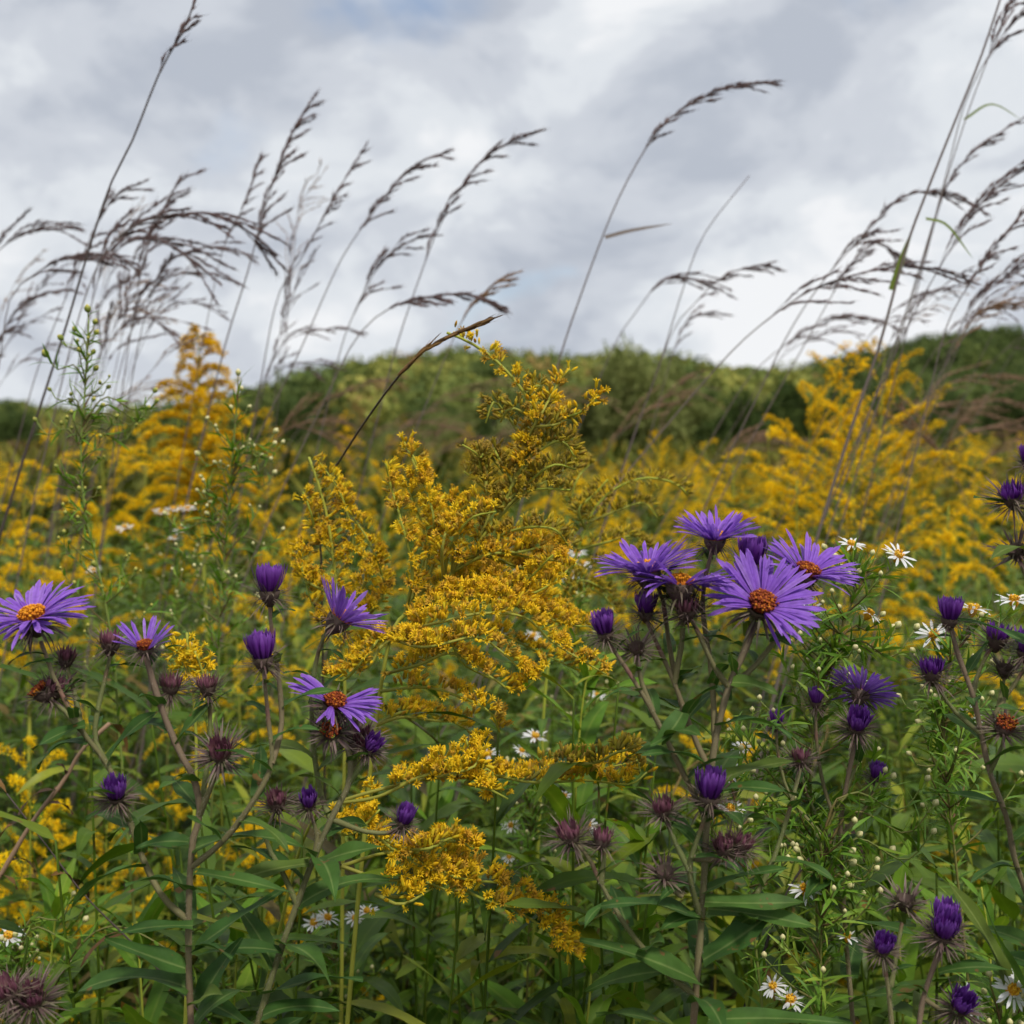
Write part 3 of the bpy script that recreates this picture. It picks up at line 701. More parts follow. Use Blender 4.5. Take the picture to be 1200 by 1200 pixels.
near_goldenrod('goldenrod with one leaning golden spike rising left of the centre plumes', .70,
    [(402, 980), (404, 800), (396, 700), (386, 620), (374, 570), (362, 536)],
    [([(392, 680), (415, 640), (408, 590), (392, 565), (375, 548)], dict(rows=2.0, brown=.25)), ([(398, 720), (425, 690), (432, 650), (420, 610), (402, 585)], dict(rows=1.8)),
     ([(398, 740), (440, 715), (448, 680), (438, 650)], dict(rows=1.8)), ([(390, 650), (372, 625), (362, 600), (360, 575)], dict(rows=1.8)), ([(396, 700), (370, 690), (355, 670), (350, 640)], dict()),
     ([(400, 760), (375, 740), (362, 715), (358, 690)], dict()), ([(400, 780), (430, 760), (450, 740)], dict())], mainfl=.5, brown=0.45)
near_goldenrod('goldenrod lying low with two long drooping yellow arms below the centre', .60,
    [(330, 1080, .06), (350, 1000, .04), (372, 952, .02), (390, 942)],
    [([(390, 942), (440, 928), (500, 912), (560, 916), (620, 912), (690, 918), (735, 914), (762, 905)], dict(start=.18, dens=1600, brown=.3, rows=1.3)),
     ([(620, 914), (650, 905, -.01), (690, 893, -.01), (720, 872, -.01), (742, 880, -.01), (750, 905, -.01)], dict(B, start=.1, dens=1900)),
     ([(500, 914), (530, 900, -.01), (550, 885, -.01), (548, 872, -.01)], dict(dens=1900, brown=.1)), ([(545, 918), (580, 925, -.01), (600, 938, -.01)], dict(dens=1900, brown=.1)),
     ([(378, 955), (430, 975), (490, 1005), (540, 1030), (590, 1048), (635, 1070), (672, 1112)], dict(start=.12, dens=1900, brown=.35, rows=1.4)),
     ([(385, 950), (400, 975, -.01), (420, 970, -.01), (436, 950, -.01)], dict(dens=1800, brown=.05)), ([(440, 1048, -.012), (470, 1046, -.014), (500, 1042, -.014)], dict(dens=2100, brown=.05, start=.2, ped=.007)),
     ([(470, 995), (500, 985, -.01), (530, 990, -.01), (560, 1008, -.01)], dict(dens=1600, brown=.5)), ([(520, 1022), (560, 1020, .0), (600, 1035, 0)], dict(dens=1500, brown=.6)),
     ([(400, 1015, -.01), (450, 1030, -.012), (490, 1035, -.012), (530, 1050, -.01)], dict(dens=2000, brown=.1, start=.35)), ([(560, 1040), (600, 1065, 0), (640, 1085, 0), (660, 1110, 0)], dict(dens=1500, brown=0.55))],
    mainfl=1.0, leaves=6, size=.0062)
near_goldenrod('budded olive goldenrod arching right between the centre plumes and the purple blooms', .82,
    [(632, 960), (640, 800), (660, 700), (686, 620), (700, 592), (722, 572), (756, 560), (790, 566), (806, 580)],
    [([(690, 612), (720, 596), (750, 592), (772, 604)], B), ([(676, 645), (710, 625), (740, 630), (760, 648)], B), ([(664, 690), (690, 660), (720, 655), (745, 672)], dict(brown=0.45)), ([(686, 620), (675, 590), (690, 572), (712, 560)], B),
     ([(655, 720), (680, 690), (700, 690), (720, 705)], dict(brown=0.45))], mainfl=.62, matn='floret_bud', bud=.6, brown=.6, dens=1800)
near_goldenrod('short goldenrod with one bright yellow tuft between the left asters', .62,
    [(225, 1000), (230, 900), (228, 830), (222, 780), (219, 742)], [([(226, 810), (236, 790), (234, 770)], dict(brown=.05, rows=2.0)), ([(224, 795), (212, 780), (210, 765)], dict(brown=.05, rows=2))], mainfl=.72, brown=.05, dens=2100)

# generic goldenrods
def plume_mesh(fm, sm, z0, Hp, Wd, nbr, tp, size, dens, lean=.15, nod=.05, asc=0.0):
    ax = np.stack([lean * Hp * np.linspace(0, 1, 12) ** 1.6, np.zeros(12), z0 + Hp * np.linspace(0, 1, 12) - nod * Hp * np.linspace(0, 1, 12) ** 4], -1)
    tube(sm, ax, np.linspace(.0016, .0006, 12), 5)
    for b in range(nbr):
        t = (b + rng.random()) / nbr
        i = t * 11; k = min(int(i), 10); p0 = ax[k] * (1 - (i - k)) + ax[k + 1] * (i - k)
        az = b * 2.39996 + rng.normal() * .4
        L = Wd * (1 - t) ** .75 * rng.uniform(.7, 1.25) * (.65 + .35 * min(1, t * 5)) + .012
        o = np.array([math.cos(az), math.sin(az), 0])
        q = np.linspace(0, 1, 8)[:, None]
        rise = rng.uniform(.5, .9) + asc
        bp = p0 + o * L * (q ** .9) + np.array([0, 0, 1.0]) * L * (rise * q - (1 - .5 * asc) * rng.uniform(.55, 1.0) * q ** 2.4)
        tube(sm, bp[::2], np.linspace(.0007, .0004, 4), 4)
        seg = L * 1.2
        n = max(5, int(seg * dens))
        s = .12 + .88 * rng.random(n)
        j = s * 7; kk = np.minimum(j.astype(int), 6); f = (j - kk)[:, None]
        pos = bp[kk] * (1 - f) + bp[kk + 1] * f
        side = np.array([-o[1], o[0], 0])
        pos = pos + side * (rng.normal(size=(n, 1)) * .0032) + np.array([0, 0, 1.0]) * (rng.random((n, 1)) * .0075)
        zd = np.array([0, 0, 1.0]) + rng.normal(size=(n, 3)) * .5
        inst(fm, tp, pos, zd, size * rng.uniform(.7, 1.25, n), rng.random(n) * .8 + .2 * rng.random())

def goldenrod_parts(H, Hp, Wd, nbr, dens, nleaf, leafL, size=.0054, tp='star', asc=0.0, lean=None):
    sm, fm, lm = MB(), MB(), MB()
    z0 = H - Hp
    p = spline([[0, 0, 0], [rng.normal() * .02, rng.normal() * .02, z0 * .5], [0, 0, z0]], 12)
    tube(sm, p, np.linspace(.0032, .0016, len(p)), 5)
    plume_mesh(fm, sm, z0, Hp, Wd, nbr, TP[tp], size, dens, rng.uniform(-.12, .18) if lean is None else lean, rng.uniform(0, .12), asc)
    z = np.linspace(.18 * H, z0 + Hp * .35, nleaf)
    az = np.arange(nleaf) * 2.39996 + rng.normal(size=nleaf) * .3
    k = 1.15 - .7 * (z / H) ** 2
    base = np.stack([np.zeros(nleaf), np.zeros(nleaf), z], -1)
    blades(lm, base, np.stack([np.cos(az), np.sin(az), rng.uniform(.25, .8, nleaf)], -1), [0, 0, 1.0], leafL * k * rng.uniform(.75, 1.2, nleaf), leafL * .085 * k,
           rng.uniform(.4, 1.4, nleaf), .2, 5, 'lance', wave=.12)
    global TOPZ
    TOPZ = float(np.percentile(np.vstack(fm.V)[:, 2], 99.6))
    return (sm.mesh('goldenrod_stem', M['gstem']), fm.mesh('goldenrod_plume', M['floret_far']), lm.mesh('goldenrod_foliage', M['gleaf']))

GT, GM = [], []
for H, Hp, Wd, nbr in [(.78, .11, .06, 9), (.88, .13, .07, 10), (.96, .14, .08, 11), (1.04, .15, .085, 11), (1.12, .17, .085, 12), (1.22, .18, .09, 12), (1.34, .20, .09, 13), (1.02, .20, .10, 13)]:
    g = goldenrod_parts(H, Hp, Wd, int(nbr * 1.35), 1250, 60, .10); GT.append((TOPZ, g))
for H, Hp, Wd, nbr, asc in [(1.0, .17, .10, 13, .1), (1.08, .20, .11, 14, .5), (1.16, .22, .11, 16, .1), (1.24, .24, .12, 19, .6), (1.32, .24, .10, 20, .2), (1.30, .26, .10, 20, .7)]:
    g = goldenrod_parts(H, Hp, Wd, int(nbr * .85), 1250, 60, .10, asc=asc, lean=.03); GM.append((TOPZ, g))

GC = [(1.36, goldenrod_parts(1.36, .26, .085, 48, 2000, 52, .09, size=.006, lean=0))]

def goldenrod(x, y, h, label, group, w=1.0, pick=None):
    GT_ = pick or GT
    c = [g for g in GT_ if abs(g[0] - h) < .16] or [min(GT_, key=lambda g: abs(g[0] - h))]
    g = c[int(rng.integers(len(c)))]
    th = thing('goldenrod', label, 'goldenrod', (x, y, 0), group)
    s = h / g[0]
    th.scale = (s * w, s * w, s); k = .03 if pick is None else 0; th.rotation_euler = (rng.normal() * k, rng.normal() * k, rng.random() * 6.28)
    for nm, me in zip(('stem', 'plume', 'foliage'), g[1]):
        o = bpy.data.objects.new(nm, me); COL.objects.link(o); o.parent = th
    return th

def goldenrod_at(px, py, d, label, w=1.0, group='goldenrods standing behind the asters'):
    p = P(px, py, d)
    if 'big right plume with' in label or label.startswith(('largest', 'goldenrod at the foot', 'goldenrod on the left flank')): return goldenrod(p[0], p[1], p[2], label, group, w * 1.1, [GM[5], GM[3]])
    if label.startswith('tallest'): return goldenrod(p[0], p[1], p[2], label, group, w, GC)
    return goldenrod(p[0], p[1], p[2], label, group, w, GM)

for px, py, d, w, lab in [
    (232, 376, 1.45, 1.05, 'tallest goldenrod on the left, its pointed yellow cone standing against the sky'),
    (262, 440, 1.55, 1.0, 'goldenrod just right of the tall pointed cone, lower and broader'),
    (205, 455, 1.6, 1.0, 'goldenrod just left of the tall pointed cone at shoulder height'),
    (60, 505, 1.75, 1.15, 'broad goldenrod at the left edge under the leaning grass'),
    (120, 500, 1.9, 1.1, 'goldenrod behind the thin budded stalk on the left'),
    (25, 555, 1.6, 1.1, 'goldenrod with flat golden arms at the extreme left'),
    (165, 545, 1.7, 1.1, 'goldenrod with drooping golden arms between two thin budded stalks'),
    (95, 590, 1.4, 1.0, 'low goldenrod above the orange-centred purple bloom'),
    (310, 560, 1.7, 1.0, 'goldenrod partly hidden behind the second thin budded stalk'),
    (340, 610, 1.5, .95, 'goldenrod filling the gap left of the leaning golden spike'),
    (990, 402, 1.50, 1.05, 'largest goldenrod on the right, its ragged plume breaking the skyline'),
    (1030, 398, 1.62, 1.05, 'goldenrod at the foot of the tall green grass stem'),
    (950, 450, 1.6, .8, 'goldenrod on the left flank of the big right plume'),
    (1075, 440, 1.7, .9, 'goldenrod on the right flank of the big right plume, a little apart'),
    (1000, 470, 1.35, 1.1, 'goldenrod in front of the big right plume with dense yellow arms'),
    (905, 500, 1.5, 1.1, 'goldenrod with level yellow arms left of the big right plume'),
    (860, 545, 1.45, 1.1, 'goldenrod directly above the upright purple bloom'),
    (935, 560, 1.3, 1.05, 'goldenrod behind the top right purple bloom'),
    (830, 515, 2.1, .8, 'goldenrod in front of the bushy willow, right of its base'),
    (770, 505, 2.6, .7, 'thin goldenrod rising before the foot of the willow'),
    (655, 470, 1.9, 1.0, 'goldenrod showing between the centre stalk and the willow'),
    (600, 520, 2.2, 1.0, 'goldenrod behind the budded centre stalk'),
    (1105, 590, 1.25, 1.1, 'isolated goldenrod above the white daisies on the right'),
    (1150, 530, 1.9, 1.0, 'goldenrod beneath the brown grass at the right'),
    (1190, 560, 1.7, 1.0, 'goldenrod behind the burr-like buds at the right edge'),
    (1060, 540, 1.6, 1.0, 'goldenrod left of the isolated plume on the right'),
    (500, 600, 1.5, 1.0, 'goldenrod glimpsed through the centre plumes'),
    (450, 540, 2.0, .9, 'goldenrod under the dark sedge spike'),
    (740, 600, 1.6, 1.0, 'goldenrod behind the olive arching stalk'),
    (690, 560, 2.0, 1.0, 'goldenrod just left of the olive arching stalk'),
    (280, 700, 1.15, .9, 'low goldenrod above the upright purple tuft'),
    (30, 640, 1.2, .9, 'goldenrod right above the orange-centred purple bloom at the left edge'),
    (30, 860, .9, .7, 'low goldenrod in the shade at the left edge'), (60, 955, 1.15, .9, 'goldenrod behind the pale dead stalk at lower left'), (195, 905, 1.2, .8, 'dim goldenrod behind the fork of the thick left stem'), (15, 1040, 1.0, .9, 'goldenrod above the lower left corner'), (330, 1010, 1.1, .7, 'dim goldenrod low behind the forked aster'), (60, 1120, .85, .8, 'shaded goldenrod lowest at the left, beside the faded fuzzy buds'), (120, 960, 1.0, .8, 'shaded goldenrod low behind the left aster leaves'),
    (260, 850, .95, .75, 'goldenrod tuft behind the fringed reddish bud'), (300, 960, 1.0, .8, 'shaded goldenrod behind the left aster fork'), (440, 1130, 1.05, .8, 'dim goldenrod low in the centre'),
    (860, 830, 1.1, .8, 'dim goldenrod behind the cluster of five blooms'), (950, 1110, 1.0, .9, 'shaded goldenrod low behind the white buds'), (1130, 960, 1.1, .8, 'dim goldenrod right of the white buds'),
    (1010, 1180, .95, .8, 'shaded goldenrod at the bottom behind the brown buds')]:
    goldenrod_at(px, py, d, lab, w)

placed = []
def free(x, y, r):
    for a, b in placed:
        if (a - x) ** 2 + (b - y) ** 2 < r * r: return False
    placed.append((x, y)); return True
nf = 0
for k in range(6000):
    if nf >= 115: break
    y = 1.5 + 8.5 * rng.random() ** 1.1
    x = rng.uniform(-1, 1) * (y * .5 + .15)
    if math.sin(x * 1.9 + .6) + math.sin(y * 1.7 + x) < .15: continue
    if not free(x, y, .15 + .018 * y): continue
    px = 600 + x / y * FPX
    tall = .10 if y > 2.5 else 0
    h = 1.2 - max(.03, rng.gamma(2.2, .075)) + (rng.random() < .3) * rng.uniform(.4, 2.2) * tall
    if 640 < px < 860 and y > 2: h = min(h, 1.22)
    if y < 2.2: h = min(h, 1.2 - y * rng.uniform(.03, .10))
    z = 'left of the centre' if px < 400 else ('in the middle' if px < 800 else 'right of the centre')
    n = 'blurred goldenrod in the crowded field ' if y > 4 else 'goldenrod in the thick stand '
    goldenrod(x, y, h, n + z + (' below the hills' if y > 4 else ' behind the asters'), ('far' if y > 4 else 'nearer') + ' field goldenrods ' + z, rng.uniform(.85, 1.15))
    nf += 1

# the rest of the field, too many and too small to tell apart
_m, _s = MB(), MB()
plume_mesh(_m, _s, 0, .26, .10, 15, TP['star'], .017, 210)
fp = template(_m)
fm, gm = MB(), MB()
n = 560
y = 7 + 62 * rng.random(n) ** 1.7
x = rng.uniform(-1, 1, n) * (y * .52 + .5)
keep = rng.random(n) < np.where(np.sin(x * .55 + 1) + np.sin(y * .42 + x * .3) > 0, 1, .15)
x, y = x[keep], y[keep]; n = len(x)
h = rng.normal(1.0, .07, n) + .2 * np.clip(25 / y, .3, 1) * np.sin(x * .9 + 2 * np.sin(y * .5)) * np.sin(y * .75 + x * .35)
inst(fm, fp, np.stack([x, y, h - .24], -1), np.array([0, 0, 1.0]) + rng.normal(size=(n, 3)) * .1, rng.uniform(.85, 1.4, n))
tag(fm.obj('goldenrod_field', M['floret_far']), 'yellow haze of far goldenrod tops across the meadow', 'goldenrod field', kind='stuff')

# ------------------------------------------------------------------ white asters
def daisy(parent, origin, pos, n, size=1.0, nray=17):
    pm, dm = MB(), MB()
    az = np.arange(nray) / nray * 6.2832 + rng.normal(size=nray) * .08
    keep = rng.random(nray) < .93
    az = az[keep]; k = len(az)
    blades(pm, np.stack([np.cos(az) * .0016, np.sin(az) * .0016, np.zeros(k)], -1), ring_dirs(az, .15 + rng.normal(size=k) * .16), [0, 0, 1.0], rng.uniform(.0052, .0068, k), .00062,
           .3 + rng.normal(size=k) * .2, .15, 4, 'ray', across=3, twist=rng.normal(size=k) * .3)
    m = 30
    r = .0021 * np.sqrt((np.arange(m) + .5) / m); a = np.arange(m) * 2.39996
    inst(dm, TP['discfl'], np.stack([r * np.cos(a), r * np.sin(a), .0002 * np.ones(m)], -1), np.array([0, 0, 1.0]) + rng.normal(size=(m, 3)) * .2, rng.uniform(.0016, .0024, m))
    tube(dm, [[0, 0, -.004], [0, 0, -.002], [0, 0, .0002]], [.0006, .0019, .0021], 8, .1)
    f = pm.obj('flower', M['daisy'], parent)
    f.matrix_local = zmatrix(np.asarray(pos) - origin, n, rng.random() * 6) @ Matrix.Scale(size, 4)
    dm.obj('disc', M['daisy_disc'], f)

def bud_mesh():
    mb = MB()
    t = np.linspace(0, 1, 7)
    tube(mb, np.stack([np.zeros(7), np.zeros(7), t * .0046], -1), .0019 * np.sin(np.pi * (t * .86 + .10)) ** .7 + .0001, 8, 0)
    k = 10
    az = np.arange(k) * 2.4
    blades(mb, np.stack([np.cos(az) * .0013, np.sin(az) * .0013, np.full(k, .0004)], -1), ring_dirs(az, np.full(k, 1.0)), [0, 0, 1.0], .0032, .0004, -.5, 0, 3, 'needle', across=2, rnd=.3)
    mb.A[-1][:, 1] *= .35
    return mb
BUDM = bud_mesh().mesh('white_aster_bud', M['cream'])
BUDY = bud_mesh().mesh('yellow_bud', M['ybud'])

def thin_aster(label, d, main, daisies=(), buds=(), auto=10, budm=None, reach=.05, leafL=.017, cat='white aster', name='white_aster', ldens=420, group='white asters', r0=.0012, tipbuds=2):
    budm = budm or BUDM
    mp = path_px(main, d)
    full = np.vstack([to_ground(mp[0], unit(mp[1] - mp[0]), gap=np.linalg.norm(mp[1] - mp[0])), mp])
    org = full[0].copy()
    th = thing(name, label, cat, org, group)
    sm, lm = MB(), MB()
    p = spline(full, step=.006); tube(sm, p, np.linspace(r0 * 1.5, r0 * .45, len(p)), 6)
    up = spline(mp, step=.004)
    budl = []
    paths = [p[int(len(p) * .35):]]
    def branch_to(q, rr=.0005):
        dz = np.linalg.norm(up - q, axis=1)
        lo = np.where(up[:, 2] < q[2] - .3 * np.abs(q[0] - up[:, 0]) - .008)[0]
        i = lo[np.argmin(dz[lo])] if len(lo) else 0
        a = up[i]; t = unit(up[min(i + 1, len(up) - 1)] - up[max(i - 1, 0)])
        L = np.linalg.norm(q - a)
        b = spline([a, a + t * L * .25 + (q - a) * .3, q - (q - a) * .25 - np.array([0, 0, L * .12]), q], step=.005)
        tube(sm, b, np.linspace(rr * 1.4, rr * .7, len(b)), 5)
        paths.append(b); return b
    for q in daisies:
        w = P(q[0], q[1], d + (q[2] if len(q) > 2 else 0)); nn = D(*(q[3] if len(q) > 3 else (rng.normal() * .3, .75, .5)))
        b = branch_to(w - nn * .004); daisy(th, org, w, nn, q[4] if len(q) > 4 else 1.0)
    for q in buds:
        w = P(q[0], q[1], d + (q[2] if len(q) > 2 else rng.normal() * .008))
        b = branch_to(w); budl.append((w, unit(b[-1] - b[-3]), (q[3] if len(q) > 3 else 1.0)))
    for k in range(auto):
        i = int(len(up) * (.05 + .85 * (k + rng.random()) / auto)); i = min(i, len(up) - 2)
        rem = 1 - i / len(up)
        a = rng.random() * 6.28; L = reach * rng.uniform(.5, 1.2) * (.35 + .65 * rem)
        q = up[i] + np.array([math.cos(a) * L * .75, math.sin(a) * L * .6, L * rng.uniform(.5, 1.0)])
        b = spline([up[i], up[i] + (q - up[i]) * .5 + np.array([0, 0, -L * .08]), q], step=.005)
        tube(sm, b, np.linspace(.0006, .0003, len(b)), 5); paths.append(b)
        for j in range(tipbuds):
            jj = len(b) - 1 - j * max(1, len(b) // 5)
            if jj < 1: break
            tip = b[jj] + (unit(rng.normal(size=3)) * .006 + np.array([0, 0, .003]) if j else 0)
            if j: tube(sm, np.array([b[jj], (b[jj] + tip) / 2, tip]), .0003, 4)
            budl.append((tip, unit(b[jj] - b[jj - 1] + np.array([0, 0, .4])), rng.uniform(.65, 1.05)))
    for b in paths:
        Lb = np.linalg.norm(np.diff(b, axis=0), axis=1).sum(); n = int(Lb * ldens)
        if n < 2: continue
        i = rng.integers(0, len(b) - 1, n); t = unit(b[i + 1] - b[i])
        o = rand_dirs(n); o = unit(o - t * (o * t).sum(1, keepdims=True))
        blades(lm, b[i], o + t * rng.uniform(.5, 1.3, (n, 1)), t, leafL * rng.uniform(.4, 1.15, n) * (1.5 if b is p else 1), .00085 * rng.uniform(.7, 1.3, n), rng.uniform(.1, .9, n), .2, 4, 'blade', across=3)
    sm.obj('stem', M['thinstem'], th, org)
    if lm.n: lm.obj('foliage', M['thinleaf'], th, org)
    for w, n, s in budl[:95]:
        o = bpy.data.objects.new('bud', budm); COL.objects.link(o); o.parent = th
        o.matrix_local = zmatrix(np.asarray(w) - org, n) @ Matrix.Scale(s * .68, 4)
    return th

thin_aster('white aster behind the five purple blooms with scattered daisies and cream buds', .58, [(955, 1020), (950, 900), (962, 800), (985, 740), (1005, 690)],
    [(998, 638, .01, (.1, .9, .35)), (1053, 651, 0, (.25, .75, .6), 1.12), (1019, 719, 0, (.5, .75, .2)), (952, 712, .03, (.3, .8, .4)), (870, 876, .02, (0, .9, .4), .8), (1008, 800, .02, (.2, .9, .2), .8)],
    [(968, 644, .01, 1.1), (982, 654, 0, 1.1), (990, 668, 0, 1.1), (974, 672, 0, 1.15), (997, 676, 0, 1.1), (1021, 651, 0, 1), (1040, 650, 0, .9), (1007, 672), (1050, 736, .01, 1.3), (1044, 738, .01, 1.1), (1072, 738, .01, 1.2), (1032, 722), (985, 714, 0, .9), (1016, 760), (975, 805, 0, 1.1), (1000, 760), (962, 752)],
    auto=30, reach=.055, tipbuds=1)
thin_aster('white aster on the right with three crisp daisies around the dark bud', .60, [(1120, 1010), (1110, 920), (1105, 850), (1110, 790), (1125, 750)],
    [(1094, 744, 0, (-.05, .6, .8), 1.2), (1140, 713, .0, (.1, .97, .15), 1.2), (1188, 703, .0, (-.1, .95, .2), 1.2), (1136, 838, .0, (.1, .75, .5), 1.0), (1205, 705, .005, (.1, .95, .2), 1.1)],
    [(1072, 764, 0, 1), (1103, 760, 0, 1), (1145, 728, 0, 1), (1148, 722), (1084, 806, 0, 1), (1112, 803, 0, 1.2), (1080, 848, 0, 1.2), (1056, 818), (1120, 835), (1135, 820), (1098, 820, 0, 1.1), (1068, 885, 0, 1), (1160, 815), (1085, 945, 0, 1), (1118, 880)],
    auto=24, reach=.05, tipbuds=1)
thin_aster('white aster low on the right dotted with cream buds and one half-open daisy', .55, [(960, 1215), (962, 1120), (964, 1040), (962, 985)],
    [(944, 1042, 0, (-.1, .9, .35), 1.1), (926, 1172, 0, (.1, .9, .3), 1.05), (906, 1156, 0, (-.4, .8, .4), .9), (993, 1098, 0, (.1, .95, .2), .75)],
    [(937, 998, 0, 1.1), (941, 1010, 0, 1.1), (960, 982, 0, .9), (994, 1000, 0, 1.35), (995, 1013, 0, 1.3), (1004, 980, 0, 1.1), (993, 1040, 0, 1.2), (984, 1045), (966, 1067), (916, 1084), (1043, 999, 0, 1.2), (955, 1020), (1026, 1010), (1036, 905, 0, .9), (1045, 913, .01, 1.1), (1094, 944, 0, 1.1), (1085, 915, 0, 1), (1092, 977), (1025, 1020)],
    auto=14, reach=.05, tipbuds=1)
thin_aster('white aster in the bottom right corner with a large clear daisy', .50, [(1190, 1260), (1180, 1225), (1172, 1195)],
    [(1187, 1160, -.003, (.15, .55, .8), 1.2), (1137, 1172, .01, (.1, .85, .4), 1.15)], [(1173, 1178, 0, 1.1), (1160, 1145, 0, 1), (1185, 1190, 0, 1.1), (1172, 1188), (1155, 1165)], auto=8, reach=.035)
thin_aster('white aster in the centre with small daisies under the golden plumes', .78, [(620, 1080), (622, 1000), (620, 930), (615, 890)],
    [(627, 863, 0, (.2, .9, .3), 1.2), (572, 884, 0, (-.1, .9, .3), 1.15), (599, 968, 0, (0, .9, .35), 1.0), (688, 968, -.06, (.2, .7, .6), 1.2), (660, 934, -.02, (0, .95, .3), 1.1), (611, 880, 0, (.4, .8, .3), .9), (575, 905, 0, (-.2, .9, .3), .9), (597, 1005, .01, (-.1, .9, .3), .8)],
    [(640, 880), (590, 900), (585, 950), (650, 960)], auto=14, reach=.05)
thin_aster('white aster peeking out behind the upright purple tuft', .56, [(880, 1060), (872, 990), (862, 940)],
    [(853, 902, 0, (.1, .75, .6), 1.1), (856, 948, 0, (.2, .85, .4), 1.0)], [(868, 880, 0, 1), (840, 870), (880, 905)], auto=10, reach=.035)
thin_aster('white aster in the lower left behind the thick stem', .66, [(30, 1215), (26, 1160), (20, 1120)], [(10, 1097, 0, (.2, .9, .3), 1.3), (372, 1082, .0, (-.1, .9, .4), .01)], [(85, 1050), (98, 1080, 0, 1.3), (75, 1125), (24, 1112), (18, 1098, 0, 1.2)], auto=12, reach=.05)
thin_aster('white aster with three tiny daisies below the left-hand aster fork', .74, [(400, 1215), (395, 1150), (392, 1110)], [(368, 1082, 0, (-.1, .9, .4), 1.1), (384, 1076, 0, (.2, .9, .3), 1.1), (416, 1076, 0, (.2, .9, .4), 1.0), (430, 1068, 0, (.1, .95, .3), 1.0)], [(424, 1095), (405, 1090)], auto=8, reach=.04)
thin_aster('hazy white aster amid the goldenrod right of the centre plumes', 1.0, [(680, 900), (676, 800), (678, 720), (680, 680)],
    [(676, 648, 0, (0, .9, .3), 1.3), (682, 660, .02, (.2, .9, .3), 1.2), (668, 676, 0, (-.2, .9, .3), 1.2), (602, 662, .05, (0, .9, .3), 1.3), (520, 648, -.1, (-.1, .9, .4), 1.2), (625, 745, 0, (0, .9, .4), 1.1), (700, 815, 0, (.1, .9, .4), 1)], [(690, 700), (660, 720)], auto=16, reach=.07)
thin_aster('hazy white aster in the green gap behind the second budded stalk', 1.2, [(200, 800), (205, 700), (204, 640)],
    [(203, 596, 0, (0, .9, .3), 1.3), (188, 600, .02, (.2, .9, .3), 1.2), (212, 620, 0, (-.2, .9, .3), 1.3), (220, 596, 0, (0, .9, .3), 1.3), (146, 618, 0, (0, .9, .4), 1.2), (205, 630, 0, (.1, .9, .3), 1.1), (110, 668, 0, (0, .9, .4), 1.1)], [(230, 640), (190, 650)], auto=14, reach=.08)
thin_aster('thin green stalk on the left tipped with yellow buds against the sky', .78, [(140, 860), (132, 760), (118, 680), (100, 600), (95, 530), (100, 450), (104, 375)],
    [], [(103, 366, 0, 1.7), (90, 388, 0, 1.3), (74, 398, 0, 1.5), (56, 418, 0, 1.8), (110, 380, 0, 1.3), (111, 392, 0, 1.3), (108, 415, 0, 1.2), (110, 434, 0, 1.4), (43, 494, 0, 1.1), (60, 458, 0, 1.0), (108, 470, 0, 1.1), (118, 476, 0, 1.1), (125, 455, .01, 1.1), (135, 490, 0, 1.1), (180, 460, .02, 1.3), (182, 472, .02, 1.2), (172, 480, .02, 1.2), (158, 500, .02, 1), (68, 548, 0, 1), (114, 574, 0, 1.1), (112, 664, 0, 1.6), (120, 690, 0, 1), (85, 590, 0, 1)],
    auto=22, budm=BUDY, ldens=230, reach=.045, cat='wildflower', name='budded_wildflower', leafL=.018, group='thin budded stalks', r0=.0014)
thin_aster('thin green stalk before the pointed yellow cone, dotted with pale buds', .84, [(252, 860), (256, 780), (258, 700), (266, 620), (272, 540), (278, 470)],
    [], [(279, 440, 0, 1.5), (282, 458, 0, 1.2), (272, 480, 0, 1.2), (290, 478, 0, 1.1), (321, 508, 0, 1.5), (320, 522, 0, 1.3), (330, 520, 0, 1.1), (315, 540, 0, 1.3), (320, 556, 0, 1.3), (305, 535, 0, 1), (295, 550, 0, 1.1), (234, 534, 0, 1.5), (254, 543, 0, 1.1), (237, 560, 0, 1), (195, 604, 0, 1.2), (245, 603, 0, 1.2), (250, 590, 0, 1), (233, 576, 0, 1), (330, 622, 0, 1.1), (215, 618, 0, 1), (208, 640, 0, 1)],
    auto=26, budm=BUDM, ldens=230, reach=.055, cat='wildflower', name='budded_wildflower', leafL=.02, group='thin budded stalks', r0=.0013)

